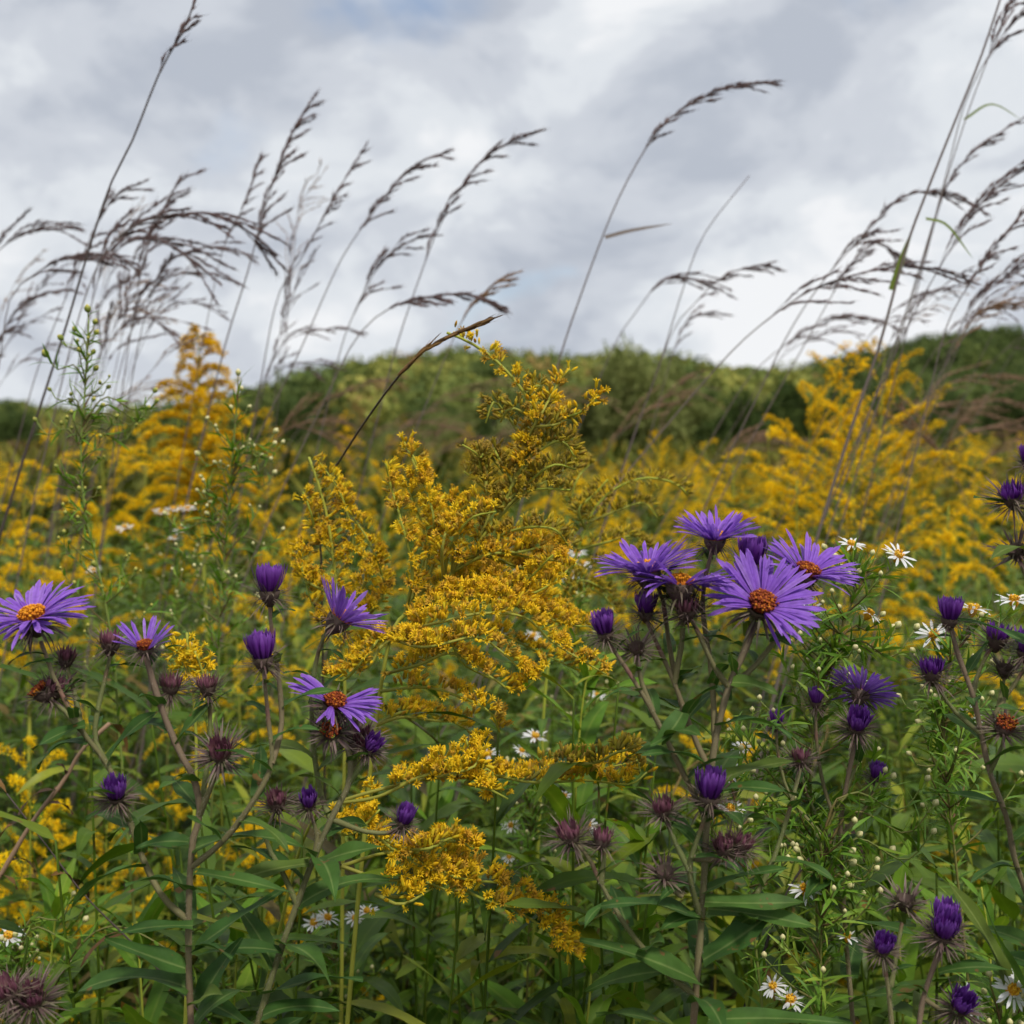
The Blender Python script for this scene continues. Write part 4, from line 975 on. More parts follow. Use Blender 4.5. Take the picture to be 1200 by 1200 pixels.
# ------------------------------------------------------------------ leafy shoots between the flowers
M['shoot_leaf'] = mat('shoot_leaf', [(0, S(74, 112, 28)), (.5, S(104, 144, 36)), (1, S(140, 168, 46))], None, .3, [(0, S(146, 168, 70)), (.2, S(98, 136, 36)), (1, S(92, 130, 34))], .4, transl=.35, rough=.5, spec=.25, noise=.25, nscale=50, tcol=WARM, spots=(80, .67, S(132, 96, 44)))
def leafy_shoot(label, d, main, n=34, L=.075, W=.0085, mt='shoot_leaf'):
    mp = path_px(main, d); full = np.vstack([to_ground(mp[0], unit(mp[1] - mp[0]), gap=np.linalg.norm(mp[1] - mp[0])), mp]); org = full[0].copy()
    th = thing('leafy_shoot', label, 'leafy shoot', org, 'leafy shoots among the flowers')
    sm = MB(); p = spline(full, step=.01); tube(sm, p, np.linspace(.0026, .0006, len(p)), 6)
    sm.obj('stem', M['gstem'], th, org)
    for k in range(n):
        f = .62 + .38 * ((k + .5) / n) ** .8; i = min(int(f * len(p)), len(p) - 2)
        t = unit(p[i + 1] - p[i]); a = k * 2.39996 + rng.normal() * .3
        o = np.array([math.cos(a), math.sin(a) * .8, 0])
        q = (1 - (k / n) ** 4 * .55) * rng.uniform(.75, 1.15)
        add_leaf(th, org, p[i], o + t * (rng.uniform(.5, 1.1) + (k / n) ** 4 * 1.2), t, L * q, W * q, rng.uniform(.2, 1.1), .2, mt, 'lance', 8)
for lab, d, main, n in [
    ('broad-leaved green shoot between the centre plumes and the cluster of five blooms', .70, [(668, 1120), (672, 1000), (676, 900), (682, 830), (690, 780)], 30),
    ('green shoot with long leaves left of the upright purple tuft', .66, [(742, 1210), (745, 1120), (750, 1040), (752, 980)], 30),
    ('low green shoot at the bottom centre left of the purple stem', .62, [(680, 1240), (690, 1180), (694, 1120)], 24),
    ('low green shoot in the dark hollow under the drooping yellow arms', .78, [(560, 1260), (556, 1190), (550, 1130)], 26),
    ('green shoot in the shade behind the thick left stem', .68, [(170, 1240), (165, 1150), (160, 1080)], 26),
    ('low green shoot right of the bottom purple stem', .66, [(880, 1250), (884, 1180), (880, 1120)], 26),
    ('green shoot at the right edge under the dark buds', .66, [(1165, 1240), (1160, 1120), (1150, 1040)], 28),
    ('green shoot in the lower left corner beside the brown stalk', .75, [(50, 1240), (60, 1120), (70, 1040)], 26),
    ('green shoot behind the drooping yellow arms', .85, [(500, 1150), (505, 1050), (510, 960)], 26),
    ('green shoot behind the lowest white buds', .72, [(1060, 1240), (1055, 1130), (1050, 1040)], 26),
    ('green shoot between the left asters and the drooping yellow arms', .76, [(400, 1250), (396, 1150), (390, 1050)], 26),
    ('green shoot low between the thick stem and the forked aster', .72, [(270, 1250), (276, 1150), (280, 1070)], 26)]:
    leafy_shoot(lab, d, main, n)

# ------------------------------------------------------------------ grasses
_m = MB()
tube(_m, [[0, 0, 0], [0, 0, .3], [0, 0, .7], [0, 0, 1.0]], [.04, .10, .085, .015], 5, 0)
blades(_m, np.array([[0, 0, .9]]), np.array([[.15, 0, 1.0]]), [1.0, 0, 0], .8, .025, .3, 0, 2, 'needle', across=2)
TP['spikelet'] = template(_m)

def grass(label, d, pts, head=.5, nb=7, bl=.06, seed='seed', stem='grass_stem', r=.0011, sp=.0068, spread=.35, depth=.0, leaf=None, droop=.6, dens=520):
    nb = int(nb * rng.uniform(1.0, 1.5) + .5); bl *= rng.uniform(.9, 1.4); dens *= rng.uniform(1.0, 1.6); spread *= rng.uniform(.7, 1.3)
    n = len(pts); grp = 'hair-thin grass stems' if label.startswith('hair') else ('brown grasses far in the meadow' if 'far off' in label else 'grass stalks against the sky')
    mp = np.array([P(p[0], p[1], d + depth * k / max(1, n - 1)) for k, p in enumerate(pts)])
    full = np.vstack([to_ground(mp[0], unit(mp[1] - mp[0]), gap=np.linalg.norm(mp[1] - mp[0])), mp]); org = full[0].copy()
    th = thing('grass_stalk', label, 'grass', org, grp)
    sm, hm = MB(), MB()
    p = spline(full, step=.02)
    vis = spline(mp, step=.008)
    tube(sm, p, np.linspace(r * 1.5, r * .45, len(p)), 6)
    for (a, b, c, W) in (leaf or []):
        lp = spline([P(*a, d), P(*b, d), P(*c, d)], 10)
        t = tangents(lp); s, nr = frames(t, np.tile([0, -1.0, .4], (11, 1)))
        w = (W * (1 - np.linspace(0, 1, 11) ** 2.5) + .0001)[:, None]
        v = np.stack([lp - s * w, lp + s * w], 1).reshape(-1, 3)
        q = [[2 * k, 2 * k + 1, 2 * k + 3, 2 * k + 2] for k in range(10)]
        lm = MB(); lm.add(v, q, None, np.tile([.45, .5, .5], (22, 1)))
        lm.obj('blade', M['gblade'] if d < 1.2 else M['grass_stem'], th, org)
    if nb:
        i0 = int(len(vis) * head)
        ax = vis[i0:]
        def spikes(b, den, k=1.0):
            Lb = np.linalg.norm(np.diff(b, axis=0), axis=1).sum(); m = max(3, int(Lb * den))
            j = rng.random(m) * (len(b) - 1); kk = np.minimum(j.astype(int), len(b) - 2); f = (j - kk)[:, None]
            t = unit(b[kk + 1] - b[kk])
            inst(hm, TP['spikelet'], b[kk] * (1 - f) + b[kk + 1] * f, t + rng.normal(size=(m, 3)) * .16, sp * rng.uniform(.7, 1.3, m) * k)
        spikes(ax[int(len(ax) * .45):], dens)
        for k in range(nb):
            f = (k + rng.random() * .8) / nb * .85
            i = min(int(f * len(ax)), len(ax) - 3)
            t = unit(ax[i + 2] - ax[i])
            L = bl * rng.uniform(.6, 1.2) * (1 - .45 * f)
            o = unit(rng.normal(size=3)); o = unit(o - t * (o @ t))
            q = ax[i] + (t + o * spread * rng.uniform(.3, 1.0)) * L
            mid = ax[i] + (t + o * spread * .5) * L * .5
            side = np.array([.35, 0, -droop]) * L * .35
            b = spline([ax[i], mid, q + side], step=.006)
            tube(hm, b, .00035, 4); spikes(b[int(len(b) * .25):], dens)
    sm.obj('stem', M[stem], th, org)
    if hm.n: hm.obj('seed_head', M[seed], th, org)
    return th

grass('tall dark grass stalk running off the top edge on the left', 1.0, [(30, 530), (75, 390), (105, 290), (130, 215), (155, 165), (187, 85), (215, 35), (232, -10), (250, -60)], .72, 5, .045, stem='grass_dark', r=.0016, spread=.2)
grass('grass stalk left of the tall dark one with a short upright tip', 1.3, [(20, 520), (45, 430), (85, 330), (110, 270), (135, 230), (170, 212)], .5, 7, .06, r=.001)
grass('grass with the longest arching head, curving down over the tall stalk', 1.15, [(60, 500), (90, 380), (115, 310), (142, 275), (180, 256), (245, 250), (290, 270), (322, 298)], .42, 9, .075, spread=.3, dens=620)
grass('grass whose flat dark head crosses the tall stalk below the long arch', 1.2, [(0, 420), (12, 350), (40, 322), (75, 302), (110, 298), (150, 300)], .4, 8, .06, dens=620)
grass('grass with a dense dark tuft just right of the tall stalk', 1.25, [(80, 500), (100, 390), (118, 320), (140, 290), (165, 280), (200, 288), (232, 312)], .45, 9, .07, dens=620)
grass('grass with a straight spike pointing up through the long arch', 1.3, [(140, 480), (158, 360), (172, 290), (192, 245), (211, 208)], .5, 6, .05, spread=.25)
grass('grass with a thin arch lying under the long one, level with its tip', 1.35, [(150, 470), (170, 370), (195, 310), (225, 293), (262, 290), (297, 300)], .45, 6, .06)
grass('grass arching right from the left frame edge at the height of the dark tuft', 1.4, [(-60, 420), (-30, 330), (0, 292), (35, 272), (82, 267)], .45, 6, .06)
grass('grass with a ragged loose head hanging low above the yellow cone', 1.4, [(120, 520), (150, 400), (175, 345), (205, 322), (248, 320)], .4, 8, .06, spread=.5)
grass('slim grass curving at the far left below the arching heads', 1.5, [(-40, 500), (-10, 420), (15, 370), (50, 345), (85, 340)], .4, 6, .06, spread=.4)
grass('low grass with a short head at the left edge near the hill', 1.6, [(-60, 520), (-25, 440), (0, 395), (22, 388)], .5, 6, .05)
grass('grass with pale fluffy head behind the tall dark stalk', 1.5, [(100, 530), (120, 430), (140, 385), (170, 372), (205, 390)], .4, 8, .07, spread=.6)
grass('grass with an upright dense head standing right of the long arch', 1.25, [(235, 520), (265, 400), (290, 320), (310, 245), (338, 165), (370, 110)], .5, 8, .055, spread=.22, dens=640, r=.0013)
grass('thin grass with a small pale spike close left of the upright dense head', 1.35, [(225, 470), (245, 365), (262, 290), (284, 245), (305, 184)], .62, 5, .04, spread=.2, r=.0009)
grass('pale airy grass with feathery beads right of the upright dense head', 1.7, [(320, 480), (336, 360), (345, 290), (352, 240), (382, 198)], .5, 9, .05, spread=.8, seed='seed_brown', dens=170, r=.0008)
grass('straight grass spike reaching above the airy one', 1.35, [(300, 480), (325, 350), (355, 300), (392, 230), (430, 168)], .55, 7, .05, spread=.18)
grass('grass with paired nodding spikes left of centre', 1.3, [(318, 480), (352, 410), (385, 335), (405, 295), (440, 245), (480, 198), (530, 175)], .55, 6, .06, spread=.3, dens=640)
grass('tall grass with comb-like drooping spikes near the centre', 1.3, [(440, 500), (465, 405), (490, 330), (515, 265), (545, 212), (582, 175), (636, 152)], .48, 8, .055, spread=.3, dens=640)
grass('short grass with nodding tip under the paired spikes', 1.4, [(385, 470), (402, 400), (425, 345), (442, 315), (466, 290), (497, 277)], .45, 6, .05)
grass('grass with long level head arching over the bent goldenrod tip', 1.2, [(380, 470), (415, 400), (450, 365), (492, 350), (545, 345), (590, 360)], .4, 8, .05, spread=.25, seed='seed', dens=640)
grass('grass with a small reddish spike crossing the level head', 1.3, [(505, 460), (530, 400), (545, 370), (565, 345), (594, 323)], .5, 5, .04, seed='seed_brown', spread=.2)
grass('tallest grass right of centre with a long nodding head over a bare stem', 1.22, [(640, 480), (662, 400), (705, 280), (735, 212), (768, 158), (800, 128), (850, 104), (910, 95)], .6, 7, .055, spread=.25, dens=660, r=.0013, leaf=[((709, 278), (740, 270), (788, 262), .0022)])
grass('short grass with forked nodding head low right of the centre', 1.5, [(700, 450), (722, 400), (746, 365), (780, 326), (832, 330)], .5, 7, .06, spread=.35)
grass('bare grass blade pointing up beside the willow', 1.3, [(740, 520), (775, 420), (800, 340), (825, 275), (878, 206)], .9, 0, r=.0011)
grass('slender grass with hooked head left of the big right plume', 1.45, [(765, 450), (790, 385), (815, 355), (850, 322), (907, 307)], .5, 6, .045, spread=.25)
grass('small grass with tiny hooked head right above the willow', 1.7, [(770, 480), (785, 425), (800, 385), (815, 370), (834, 366)], .5, 5, .05, spread=.4)
grass('grass with a very long level head sweeping into the right-hand stems', 1.15, [(780, 500), (845, 425), (890, 382), (950, 340), (1010, 320), (1070, 313), (1132, 332)], .36, 11, .07, spread=.25, dens=640)
grass('grass with bowed brown head just left of the tall green stem', 1.25, [(880, 480), (930, 380), (980, 310), (1018, 270), (1055, 232), (1095, 225), (1140, 240)], .45, 10, .07, spread=.3, dens=620)
grass('grass with loose second head below the bowed brown one', 1.35, [(900, 480), (945, 400), (990, 320), (1010, 295), (1030, 285), (1060, 305)], .55, 7, .05, spread=.4)
grass('tall green grass stem leaving the top right edge with leaf blades', 1.05, [(1005, 480), (1032, 400), (1062, 290), (1090, 215), (1120, 140), (1150, 65), (1175, -10), (1190, -60)], .9, 3, .04, stem='grass_stem', r=.0019, leaf=[((1045, 340), (1058, 300), (1071, 265), .003), ((1085, 256), (1110, 264), (1140, 303), .0014)])
grass('second grass stem crossing the tall green one near the top right', 1.15, [(1020, 480), (1060, 370), (1100, 240), (1135, 130), (1165, 50), (1195, -30)], .8, 4, .06, r=.001, leaf=[((1130, 140), (1162, 122), (1197, 140), .0012)])
grass('grass stem with feathered tip in the extreme top right', 1.2, [(1030, 470), (1075, 330), (1110, 200), (1135, 110), (1180, 35), (1225, 0)], .78, 6, .05, r=.001)
grass('grass with dark feathered head right of the tall green stem', 1.2, [(1020, 480), (1070, 370), (1115, 290), (1140, 250), (1175, 215), (1215, 190)], .5, 9, .07, spread=.25, dens=640)
grass('grass with leafy upright tips at the right between dark heads', 1.3, [(1040, 480), (1080, 320), (1105, 230), (1125, 195), (1150, 170), (1198, 139)], .6, 5, .06, spread=.2)
grass('grass with stout dark head against the right edge', 1.15, [(1085, 480), (1110, 380), (1145, 320), (1165, 290), (1190, 260), (1230, 215)], .45, 8, .06, spread=.22, dens=640)
grass('grass with thin arched head low at the right edge', 1.35, [(1085, 480), (1110, 420), (1135, 365), (1165, 335), (1215, 305)], .45, 8, .06, spread=.35)
grass('grass with reddish head touching the right hill', 1.5, [(1080, 500), (1105, 440), (1130, 385), (1160, 360), (1205, 355)], .4, 8, .06, spread=.4, seed='seed_brown')
grass('grass arching from behind the willow towards the big right plume', 1.6, [(830, 520), (880, 440), (935, 395), (985, 372), (1030, 378)], .5, 7, .06, spread=.3)
for lab, d, pts, sd in [
    ('faint grass leaning from the lower left corner of the sky', 1.6, [(-30, 480), (10, 400), (45, 340), (70, 318), (100, 325)], 'seed'),
    ('faint grass with reddish head low under the dark tuft', 1.5, [(60, 500), (95, 420), (120, 380), (150, 362), (195, 378)], 'seed_brown'),
    ('faint grass with ragged reddish head above the budded stalk', 1.6, [(90, 500), (118, 410), (142, 350), (160, 330), (185, 335)], 'seed_brown'),
    ('thin upright grass between the tall stalk and the yellow cone', 1.4, [(120, 500), (140, 410), (152, 340), (163, 310), (180, 255)], 'seed'),
    ('thin grass with spare head crossing left of the yellow cone', 1.5, [(130, 500), (160, 420), (185, 370), (215, 355), (255, 358)], 'seed'),
    ('low faint grass in front of the left end of the hill', 1.7, [(-40, 520), (0, 450), (30, 420), (55, 405), (88, 408)], 'seed'),
    ('faint grass with thin head right of the yellow cone', 1.6, [(290, 500), (315, 430), (335, 400), (365, 388), (405, 385)], 'seed'),
    ('faint grass with sparse head low over the left slope of the hill', 1.6, [(280, 520), (305, 460), (330, 430), (352, 425), (385, 428)], 'seed'),
    ('thin upright grass halfway between the yellow cone and the paired spikes', 1.5, [(300, 490), (320, 420), (335, 370), (350, 330), (368, 300)], 'seed'),
    ('thin bare-looking grass right of the airy head', 1.5, [(325, 480), (335, 400), (338, 350), (340, 315), (340, 290)], 'seed'),
    ('faint grass with a small head left of the big right plume', 1.7, [(860, 500), (905, 430), (945, 400), (985, 388), (1010, 392)], 'seed'),
    ('faint slanting grass behind the tall green stem', 1.5, [(960, 500), (1000, 420), (1040, 370), (1080, 345), (1120, 335)], 'seed'),
    ('faint grass with ragged head above the right hill', 1.6, [(1050, 490), (1090, 420), (1120, 380), (1150, 362), (1190, 360)], 'seed')]:
    grass(lab, d, pts, .45, 6, .05, seed=sd, spread=.5, r=.0008, dens=300)
for k in range(20):
    left = k < 11
    x0 = rng.uniform(-60, 130) if left else rng.uniform(950, 1150)
    ln = rng.uniform(60, 150) if left else rng.uniform(90, 200); tp_ = rng.uniform(230, 400)
    grass('hair-thin bare grass stem among the crowded heads at the ' + ('left edge' if left else 'right edge'), rng.uniform(1.2, 1.9), [(x0, 500), (x0 + ln * .35, 500 - (500 - tp_) * .5), (x0 + ln * .65, tp_ + (500 - tp_) * .18), (x0 + ln, tp_)], .55, 4, .045, seed='seed' if k % 3 else 'seed_brown', spread=.5, r=.0007, dens=220)
for k in range(14):
    x0 = rng.uniform(0, 1150); tp_ = rng.uniform(455, 520); ln = rng.uniform(60, 140)
    grass('brown seeding grass far off in the meadow', rng.uniform(2.6, 5.0), [(x0, 560), (x0 + ln * .3, tp_ + 30), (x0 + ln * .65, tp_), (x0 + ln, tp_ + rng.uniform(-12, 12))], .35, 9, .13, seed='seed_brown', spread=.45, sp=.010, dens=360, r=.0013)
# dry brown grasses in front of the hills
for lab, d, pts in [
    ('brown blurred grass head over the left slope of the hill', 2.4, [(320, 560), (345, 510), (380, 475), (430, 450), (470, 440)]),
    ('brown grass lying flat above the left goldenrods', 2.0, [(300, 560), (320, 520), (345, 500), (385, 510)]),
    ('brown grass crossing the middle of the hill', 2.6, [(440, 560), (470, 510), (510, 475), (560, 455), (600, 450)]),
    ('brown grass bowed above the field left of the budded stalk', 2.8, [(400, 570), (430, 520), (470, 500), (520, 490)]),
    ('brown grass leaning across the foot of the willow', 2.2, [(660, 580), (700, 540), (735, 500), (780, 465), (810, 440)]),
    ('upper brown grass head on the right hill', 2.2, [(1050, 560), (1075, 480), (1110, 450), (1150, 440), (1205, 445)]),
    ('second brown grass head on the right hill', 2.3, [(1060, 580), (1090, 510), (1130, 478), (1170, 470), (1215, 478)]),
    ('third brown grass head on the right hill, near the field', 2.1, [(1070, 600), (1100, 530), (1140, 505), (1180, 498), (1220, 505)]),
    ('brown grass stalk slanting down beside the big right plume', 1.7, [(1140, 620), (1125, 570), (1100, 530), (1060, 492)]),
    ('brown grass low in the field right of the willow', 3.0, [(830, 590), (860, 540), (900, 520), (950, 515)]),
    ('brown grass at the right edge above the goldenrods', 2.5, [(1120, 600), (1150, 545), (1185, 525), (1225, 530)])]:
    grass(lab, d, pts, .35, 9, .11, seed='seed_brown', spread=.4, sp=.0075, dens=330, r=.0012)
# the dark sedge spike in focus
def sedge():
    d = .62
    mp = path_px([(376, 580, .15), (398, 540, .11), (432, 488, .06), (468, 440, .02), (500, 408)], d); full = np.vstack([to_ground(mp[0], np.array([.1, -.6, 1.0]), gap=.03), mp]); org = full[0].copy()
    th = thing('sedge_stalk', 'dark brown sedge stalk with one slim spike laid over the bent goldenrod tip', 'sedge', org)
    sm, hm, h2 = MB(), MB(), MB()
    p = spline(full, step=.01); tube(sm, p, np.linspace(.0016, .0006, len(p)), 6); sm.obj('stem', M['grass_dark'], th, org)
    for mb, pts, m in ((hm, [(494, 412), (520, 397), (550, 385), (584, 372)], 46), (h2, [(466, 440), (486, 420), (512, 398)], 14)):
        b = spline(path_px(pts, d), step=.003)
        t = unit(b[-1] - b[0])
        j = rng.random(m) * (len(b) - 4); kk = j.astype(int)
        inst(mb, TP['spikelet'], b[kk], t + rng.normal(size=(m, 3)) * .05, rng.uniform(.007, .011, m))
        mb.obj('spike', M['sedge'], th, org)
sedge()
# old dead stalks
def dead_stalk(label, d, pts, r=.003, m='seed_brown'):
    mp = path_px(pts, d); full = np.vstack([to_ground(mp[0], unit(mp[1] - mp[0]), gap=np.linalg.norm(mp[1] - mp[0])), mp]); org = full[0].copy()
    th = thing('dead_stalk', label, 'dead stalk', org); sm, lm = MB(), MB()
    p = spline(full, step=.01); tube(sm, p, np.linspace(r, r * .35, len(p)) * (1 + .12 * np.sin(np.arange(len(p)) * 1.3)), 7); sm.obj('stem', M[m], th, org)
    q = spline(mp, step=.01); k = rng.integers(0, len(q), 7)
    blades(lm, q[k], rand_dirs(7, -.2), [0, 0, 1.0], rng.uniform(.015, .035, 7), .002, 1.4, .2, 6, 'lance', wave=.4, twist=rng.normal(size=7)); lm.obj('withered_leaves', M['sedge'], th, org)
dead_stalk('pale brown dead stalk slanting up from the lower left edge', .72, [(-20, 1060), (10, 1010), (40, 960), (75, 915), (95, 880), (128, 848)], .0034)
dead_stalk('thin black dead twig crossing behind the lower left aster leaves', .66, [(160, 1110), (100, 1050), (50, 985), (8, 930)], .0012, 'grass_dark')
dead_stalk('dark dead twig behind the low white buds on the right', .66, [(890, 1130), (915, 1060), (945, 1010), (985, 965)], .0018, 'grass_dark')

# ------------------------------------------------------------------ undergrowth, ground, hills
gb = MB()
xs = np.concatenate([[-900, -300, -80, -25], np.linspace(-10, 10, 41), [25, 80, 300, 900]])
ys = np.concatenate([[-60, -12], np.linspace(-4, 14, 37), [20, 40, 80, 150, 300, 1000]])
X, Y = np.meshgrid(xs, ys, indexing='ij')
Z = np.where((abs(X) < 11) & (Y < 15), -.03 - .02 * np.sin(X * 2.1 + np.cos(Y * 1.7)) * np.cos(Y * 1.3), -.03)
V = np.stack([X, Y, Z], -1).reshape(-1, 3); nx, ny = X.shape
i = np.arange(nx - 1)[:, None] * ny; j = np.arange(ny - 1)[None]
gb.add(V, np.stack([i + j, i + ny + j, i + ny + j + 1, i + j + 1], -1))
tag(gb.obj('ground', M['soil']), 'dark soil of the meadow under the plants', None, kind='structure')

ub = MB()
n = 125000
y = .62 + 9.5 * rng.random(n) ** 2.0
x = rng.uniform(-1, 1, n) * (y * .52 + .25)
zmax = np.where(y < .85, .62, np.where(y < 1.3, .74, .92))
z = zmax * (rng.random(n) ** .85)
az = rng.random(n) * 6.2832
L = rng.uniform(.04, .11, n)
clump = .5 + .5 * np.sin(x * 9 + 2 * np.sin(y * 5)) * np.cos(y * 7 + x * 3)
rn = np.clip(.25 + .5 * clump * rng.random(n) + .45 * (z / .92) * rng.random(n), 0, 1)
keep = rng.random(n) < np.clip(.25 + 1.1 * (np.sin(x * 5.3 + 3 * np.sin(y * 2.3)) * np.sin(y * 4.1 - 2 * x) > -.15) + (z > .75), 0, 1)
x, y, z, az, L, clump, rn = (q[keep] for q in (x, y, z, az, L, clump, rn)); n = len(x)
rn = np.where(rng.random(n) < .08, rng.uniform(.9, 1, n), np.minimum(rn, .86))
blades(ub, np.stack([x, y, z], -1), np.stack([np.cos(az), np.sin(az), rng.uniform(.1, 1.3, n)], -1), [0, 0, 1.0], L, L * rng.uniform(.05, .09, n), rng.uniform(.3, 1.7, n), .2, 3, 'lance', rnd=rn)
n = 9000
y = .8 + 8 * rng.random(n) ** 1.5; x = rng.uniform(-1, 1, n) * (y * .52 + .25)
blades(ub, np.stack([x, y, np.zeros(n) + .1 * rng.random(n)], -1), np.stack([rng.normal(size=n) * .25 + .08, rng.normal(size=n) * .2, np.ones(n)], -1), unit(rng.normal(size=(n, 3))), rng.uniform(.45, .95, n), rng.uniform(.0015, .004, n),
       rng.uniform(.2, 1.3, n), .2, 8, 'blade', rnd=np.clip(rng.normal(.55, .2, n), 0, 1), twist=rng.normal(size=n) * .8)
for k in range(130):      # old dead stems lying in the green
    y = rng.uniform(.75, 3.2); x = rng.uniform(-1, 1) * (y * .48 + .05); q = rng.normal(size=2) * .22
    zz = rng.uniform(.35, .85)
    p = spline([[x, y, zz - .25], [x + q[0] * .5, y + q[1] * .5, zz], [x + q[0], y + q[1], zz + rng.uniform(-.1, .2)]], 12)
    p += rng.normal(size=p.shape) * .003
    tube(ub, p, np.linspace(.0018, .0009, 13), 5, rng.uniform(.88, 1))
for k in range(240):      # leafy sprigs low between the flowers
    y = rng.uniform(.62, 1.35); x = rng.uniform(-1, 1) * (y * .47 + .05)
    top = 1.2 - y * (rng.uniform(790, 1150) - 520) / FPX
    p = spline([[x + rng.normal() * .05, y + .03, 0], [x + rng.normal() * .02, y, top * .6], [x + rng.normal() * .03, y - .02, top]], 40)
    tube(ub, p, np.linspace(.0022, .0007, 41), 5, .5)
    m = 26; i = np.linspace(14, 40, m).astype(int); a = np.arange(m) * 2.39996 + rng.normal(size=m) * .4
    sz = rng.uniform(.04, .10)
    blades(ub, p[i], np.stack([np.cos(a), np.sin(a), rng.uniform(.2, 1.2, m)], -1), [0, 0, 1.0], sz * rng.uniform(.5, 1.2, m), sz * rng.uniform(.05, .10) * rng.uniform(.8, 1.2, m), rng.uniform(.2, 1.5, m), .22, 6, 'lance',
           rnd=np.where(rng.random(m) < .025, 1.0, np.clip(rng.uniform(.2, .85) + rng.normal(size=m) * .1, 0, .86)), wave=.2, twist=rng.normal(size=m) * .4)
tag(ub.obj('undergrowth', M['under']), 'dense green leaves and grass filling the meadow floor', 'undergrowth', kind='stuff')
mb = MB()
n = 70000
y = 5 + 75 * rng.random(n) ** 1.9; x = rng.uniform(-1, 1, n) * (y * .52 + .5)
cl = np.sin(x * .9 + 2 * np.sin(y * .5)) * np.sin(y * .75 + x * .35) + .5 * np.sin(x * 2.3 + y)
zz = rng.uniform(.25, 1.0, n) * (.95 + .2 * np.clip(25 / y, .3, 1) * cl)
blades(mb, np.stack([x, y, zz], -1), rand_dirs(n, .1), [0, 0, 1.0], rng.uniform(.12, .3, n) * (1 + y / 40), .018 * (1 + y / 30), rng.uniform(.2, 1.0, n), 0, 2, 'lance', across=2, rnd=np.clip(rng.normal(.4, .2, n) + .3 * np.sin(x * .7 + y * .4) * np.sin(y * .6) + .1 * cl, 0, 1))
tag(mb.obj('meadow_growth', M['meadow']), 'blurred olive and brown growth of the far meadow', 'meadow', kind='stuff')

# hills
SKY = np.array([(-700, 470), (-200, 466), (0, 474), (60, 480), (150, 491), (220, 486), (300, 461), (350, 450), (400, 436), (440, 426), (480, 419), (560, 417), (640, 420), (700, 421), (780, 424), (850, 436), (940, 436), (990, 420), (1040, 406), (1100, 396), (1150, 391), (1200, 391), (1400, 396), (1900, 430)])
def crest(px):
    return np.where(px > 960, 620, np.where(px < 230, 700, 430)) * 1.0
pxs = np.linspace(-700, 1900, 260)
sky_s = np.interp(pxs, SKY[:, 0], SKY[:, 1])
dist_c = np.convolve(np.pad(crest(pxs), 6, 'edge'), np.ones(13) / 13, 'valid')
treeh = 10.0
zc = np.maximum((HORIZ - sky_s) / FPX * dist_c + CAM[2] - treeh * 1.08, 0.5)
tt = np.concatenate([np.linspace(.30, 1, 40), np.linspace(1.03, 1.8, 12)])
def hill_z(pxv, t):
    z = np.interp(pxv, pxs, zc)
    u = np.clip((t - .33) / .67, 0, 1)
    f = u * u * (3 - 2 * u)
    bump = np.sin(pxv * .021 + t * 9) * np.sin(pxv * .013 - t * 14) * 1.6 * np.clip(u * 3, 0, 1) * np.clip((1 - u) * 4, 0, 1)
    return z * np.where(t > 1, 1 - .12 * (t - 1), f) + bump - .2
PX, TT = np.meshgrid(pxs, tt, indexing='ij')
DC = np.interp(PX, pxs, dist_c); ZZ = hill_z(PX, TT)
Yh = DC * TT; Xh = (PX - 600) / FPX * Yh
hb = MB(); nx, ny = PX.shape
i = np.arange(nx - 1)[:, None] * ny; j = np.arange(ny - 1)[None]
hb.add(np.stack([Xh, Yh, ZZ], -1), np.stack([i + j, i + ny + j, i + ny + j + 1, i + j + 1], -1))
tag(hb.obj('hills', M['hill']), 'wooded hills behind the meadow', None, kind='structure')

def crown_template(nq, droop=0.0, lob=7):
    mb = MB()
    c = np.vstack([unit(rng.normal(size=(lob, 3))) * rng.uniform(.2, .6, (lob, 1)), [[0, 0, .1]]])
    r = rng.uniform(.32, .55, lob + 1)
    k = rng.integers(0, lob + 1, nq)
    o = rand_dirs(nq, -.5)
    pos = c[k] + o * (r[k] * rng.uniform(.75, 1.08, nq))[:, None]
    pos[:, 2] = pos[:, 2] * .9 + .05
    up = unit(o + rng.normal(size=(nq, 3)) * .5)
    d = np.cross(up, unit(rng.normal(size=(nq, 3)))); d[:, 2] -= droop
    s = rng.uniform(.13, .26, nq)
    blades(mb, pos, d, up, s, s * .42, .5, 0, 2, 'lance', across=2)
    mb.A[-1][:, 2] = np.repeat(rng.random(nq), 6)
    return template(mb)
CT = [crown_template(170) for _ in range(5)]
fb = MB()
n = 3400
px = rng.uniform(-420, 1620, n); t = .40 + .66 * rng.random(n) ** .8
dc = np.interp(px, pxs, dist_c); yy = dc * t; xx = (px - 600) / FPX * yy; zz = hill_z(px, t)
hgt = rng.uniform(.6, 1.2, n) * treeh
col = np.clip(rng.normal(.42, .27, n) + .10 * np.sin(px * .03), 0, 1)
col = np.where((px > 380) & (px < 900), np.clip(col + .14, 0, 1), col); col = np.where(px > 960, col * .5, col)
k = rng.integers(0, 5, n)
for c in range(5):
    s = k == c
    inst(fb, CT[c], np.stack([xx, yy, zz + hgt * .5], -1)[s], np.array([0, 0, 1.0]) + rng.normal(size=(s.sum(), 3)) * .06, hgt[s] * .62, col[s])
tag(fb.obj('forest', M['forest']), 'mixed green and yellowing woodland covering the hills', 'forest', kind='stuff')

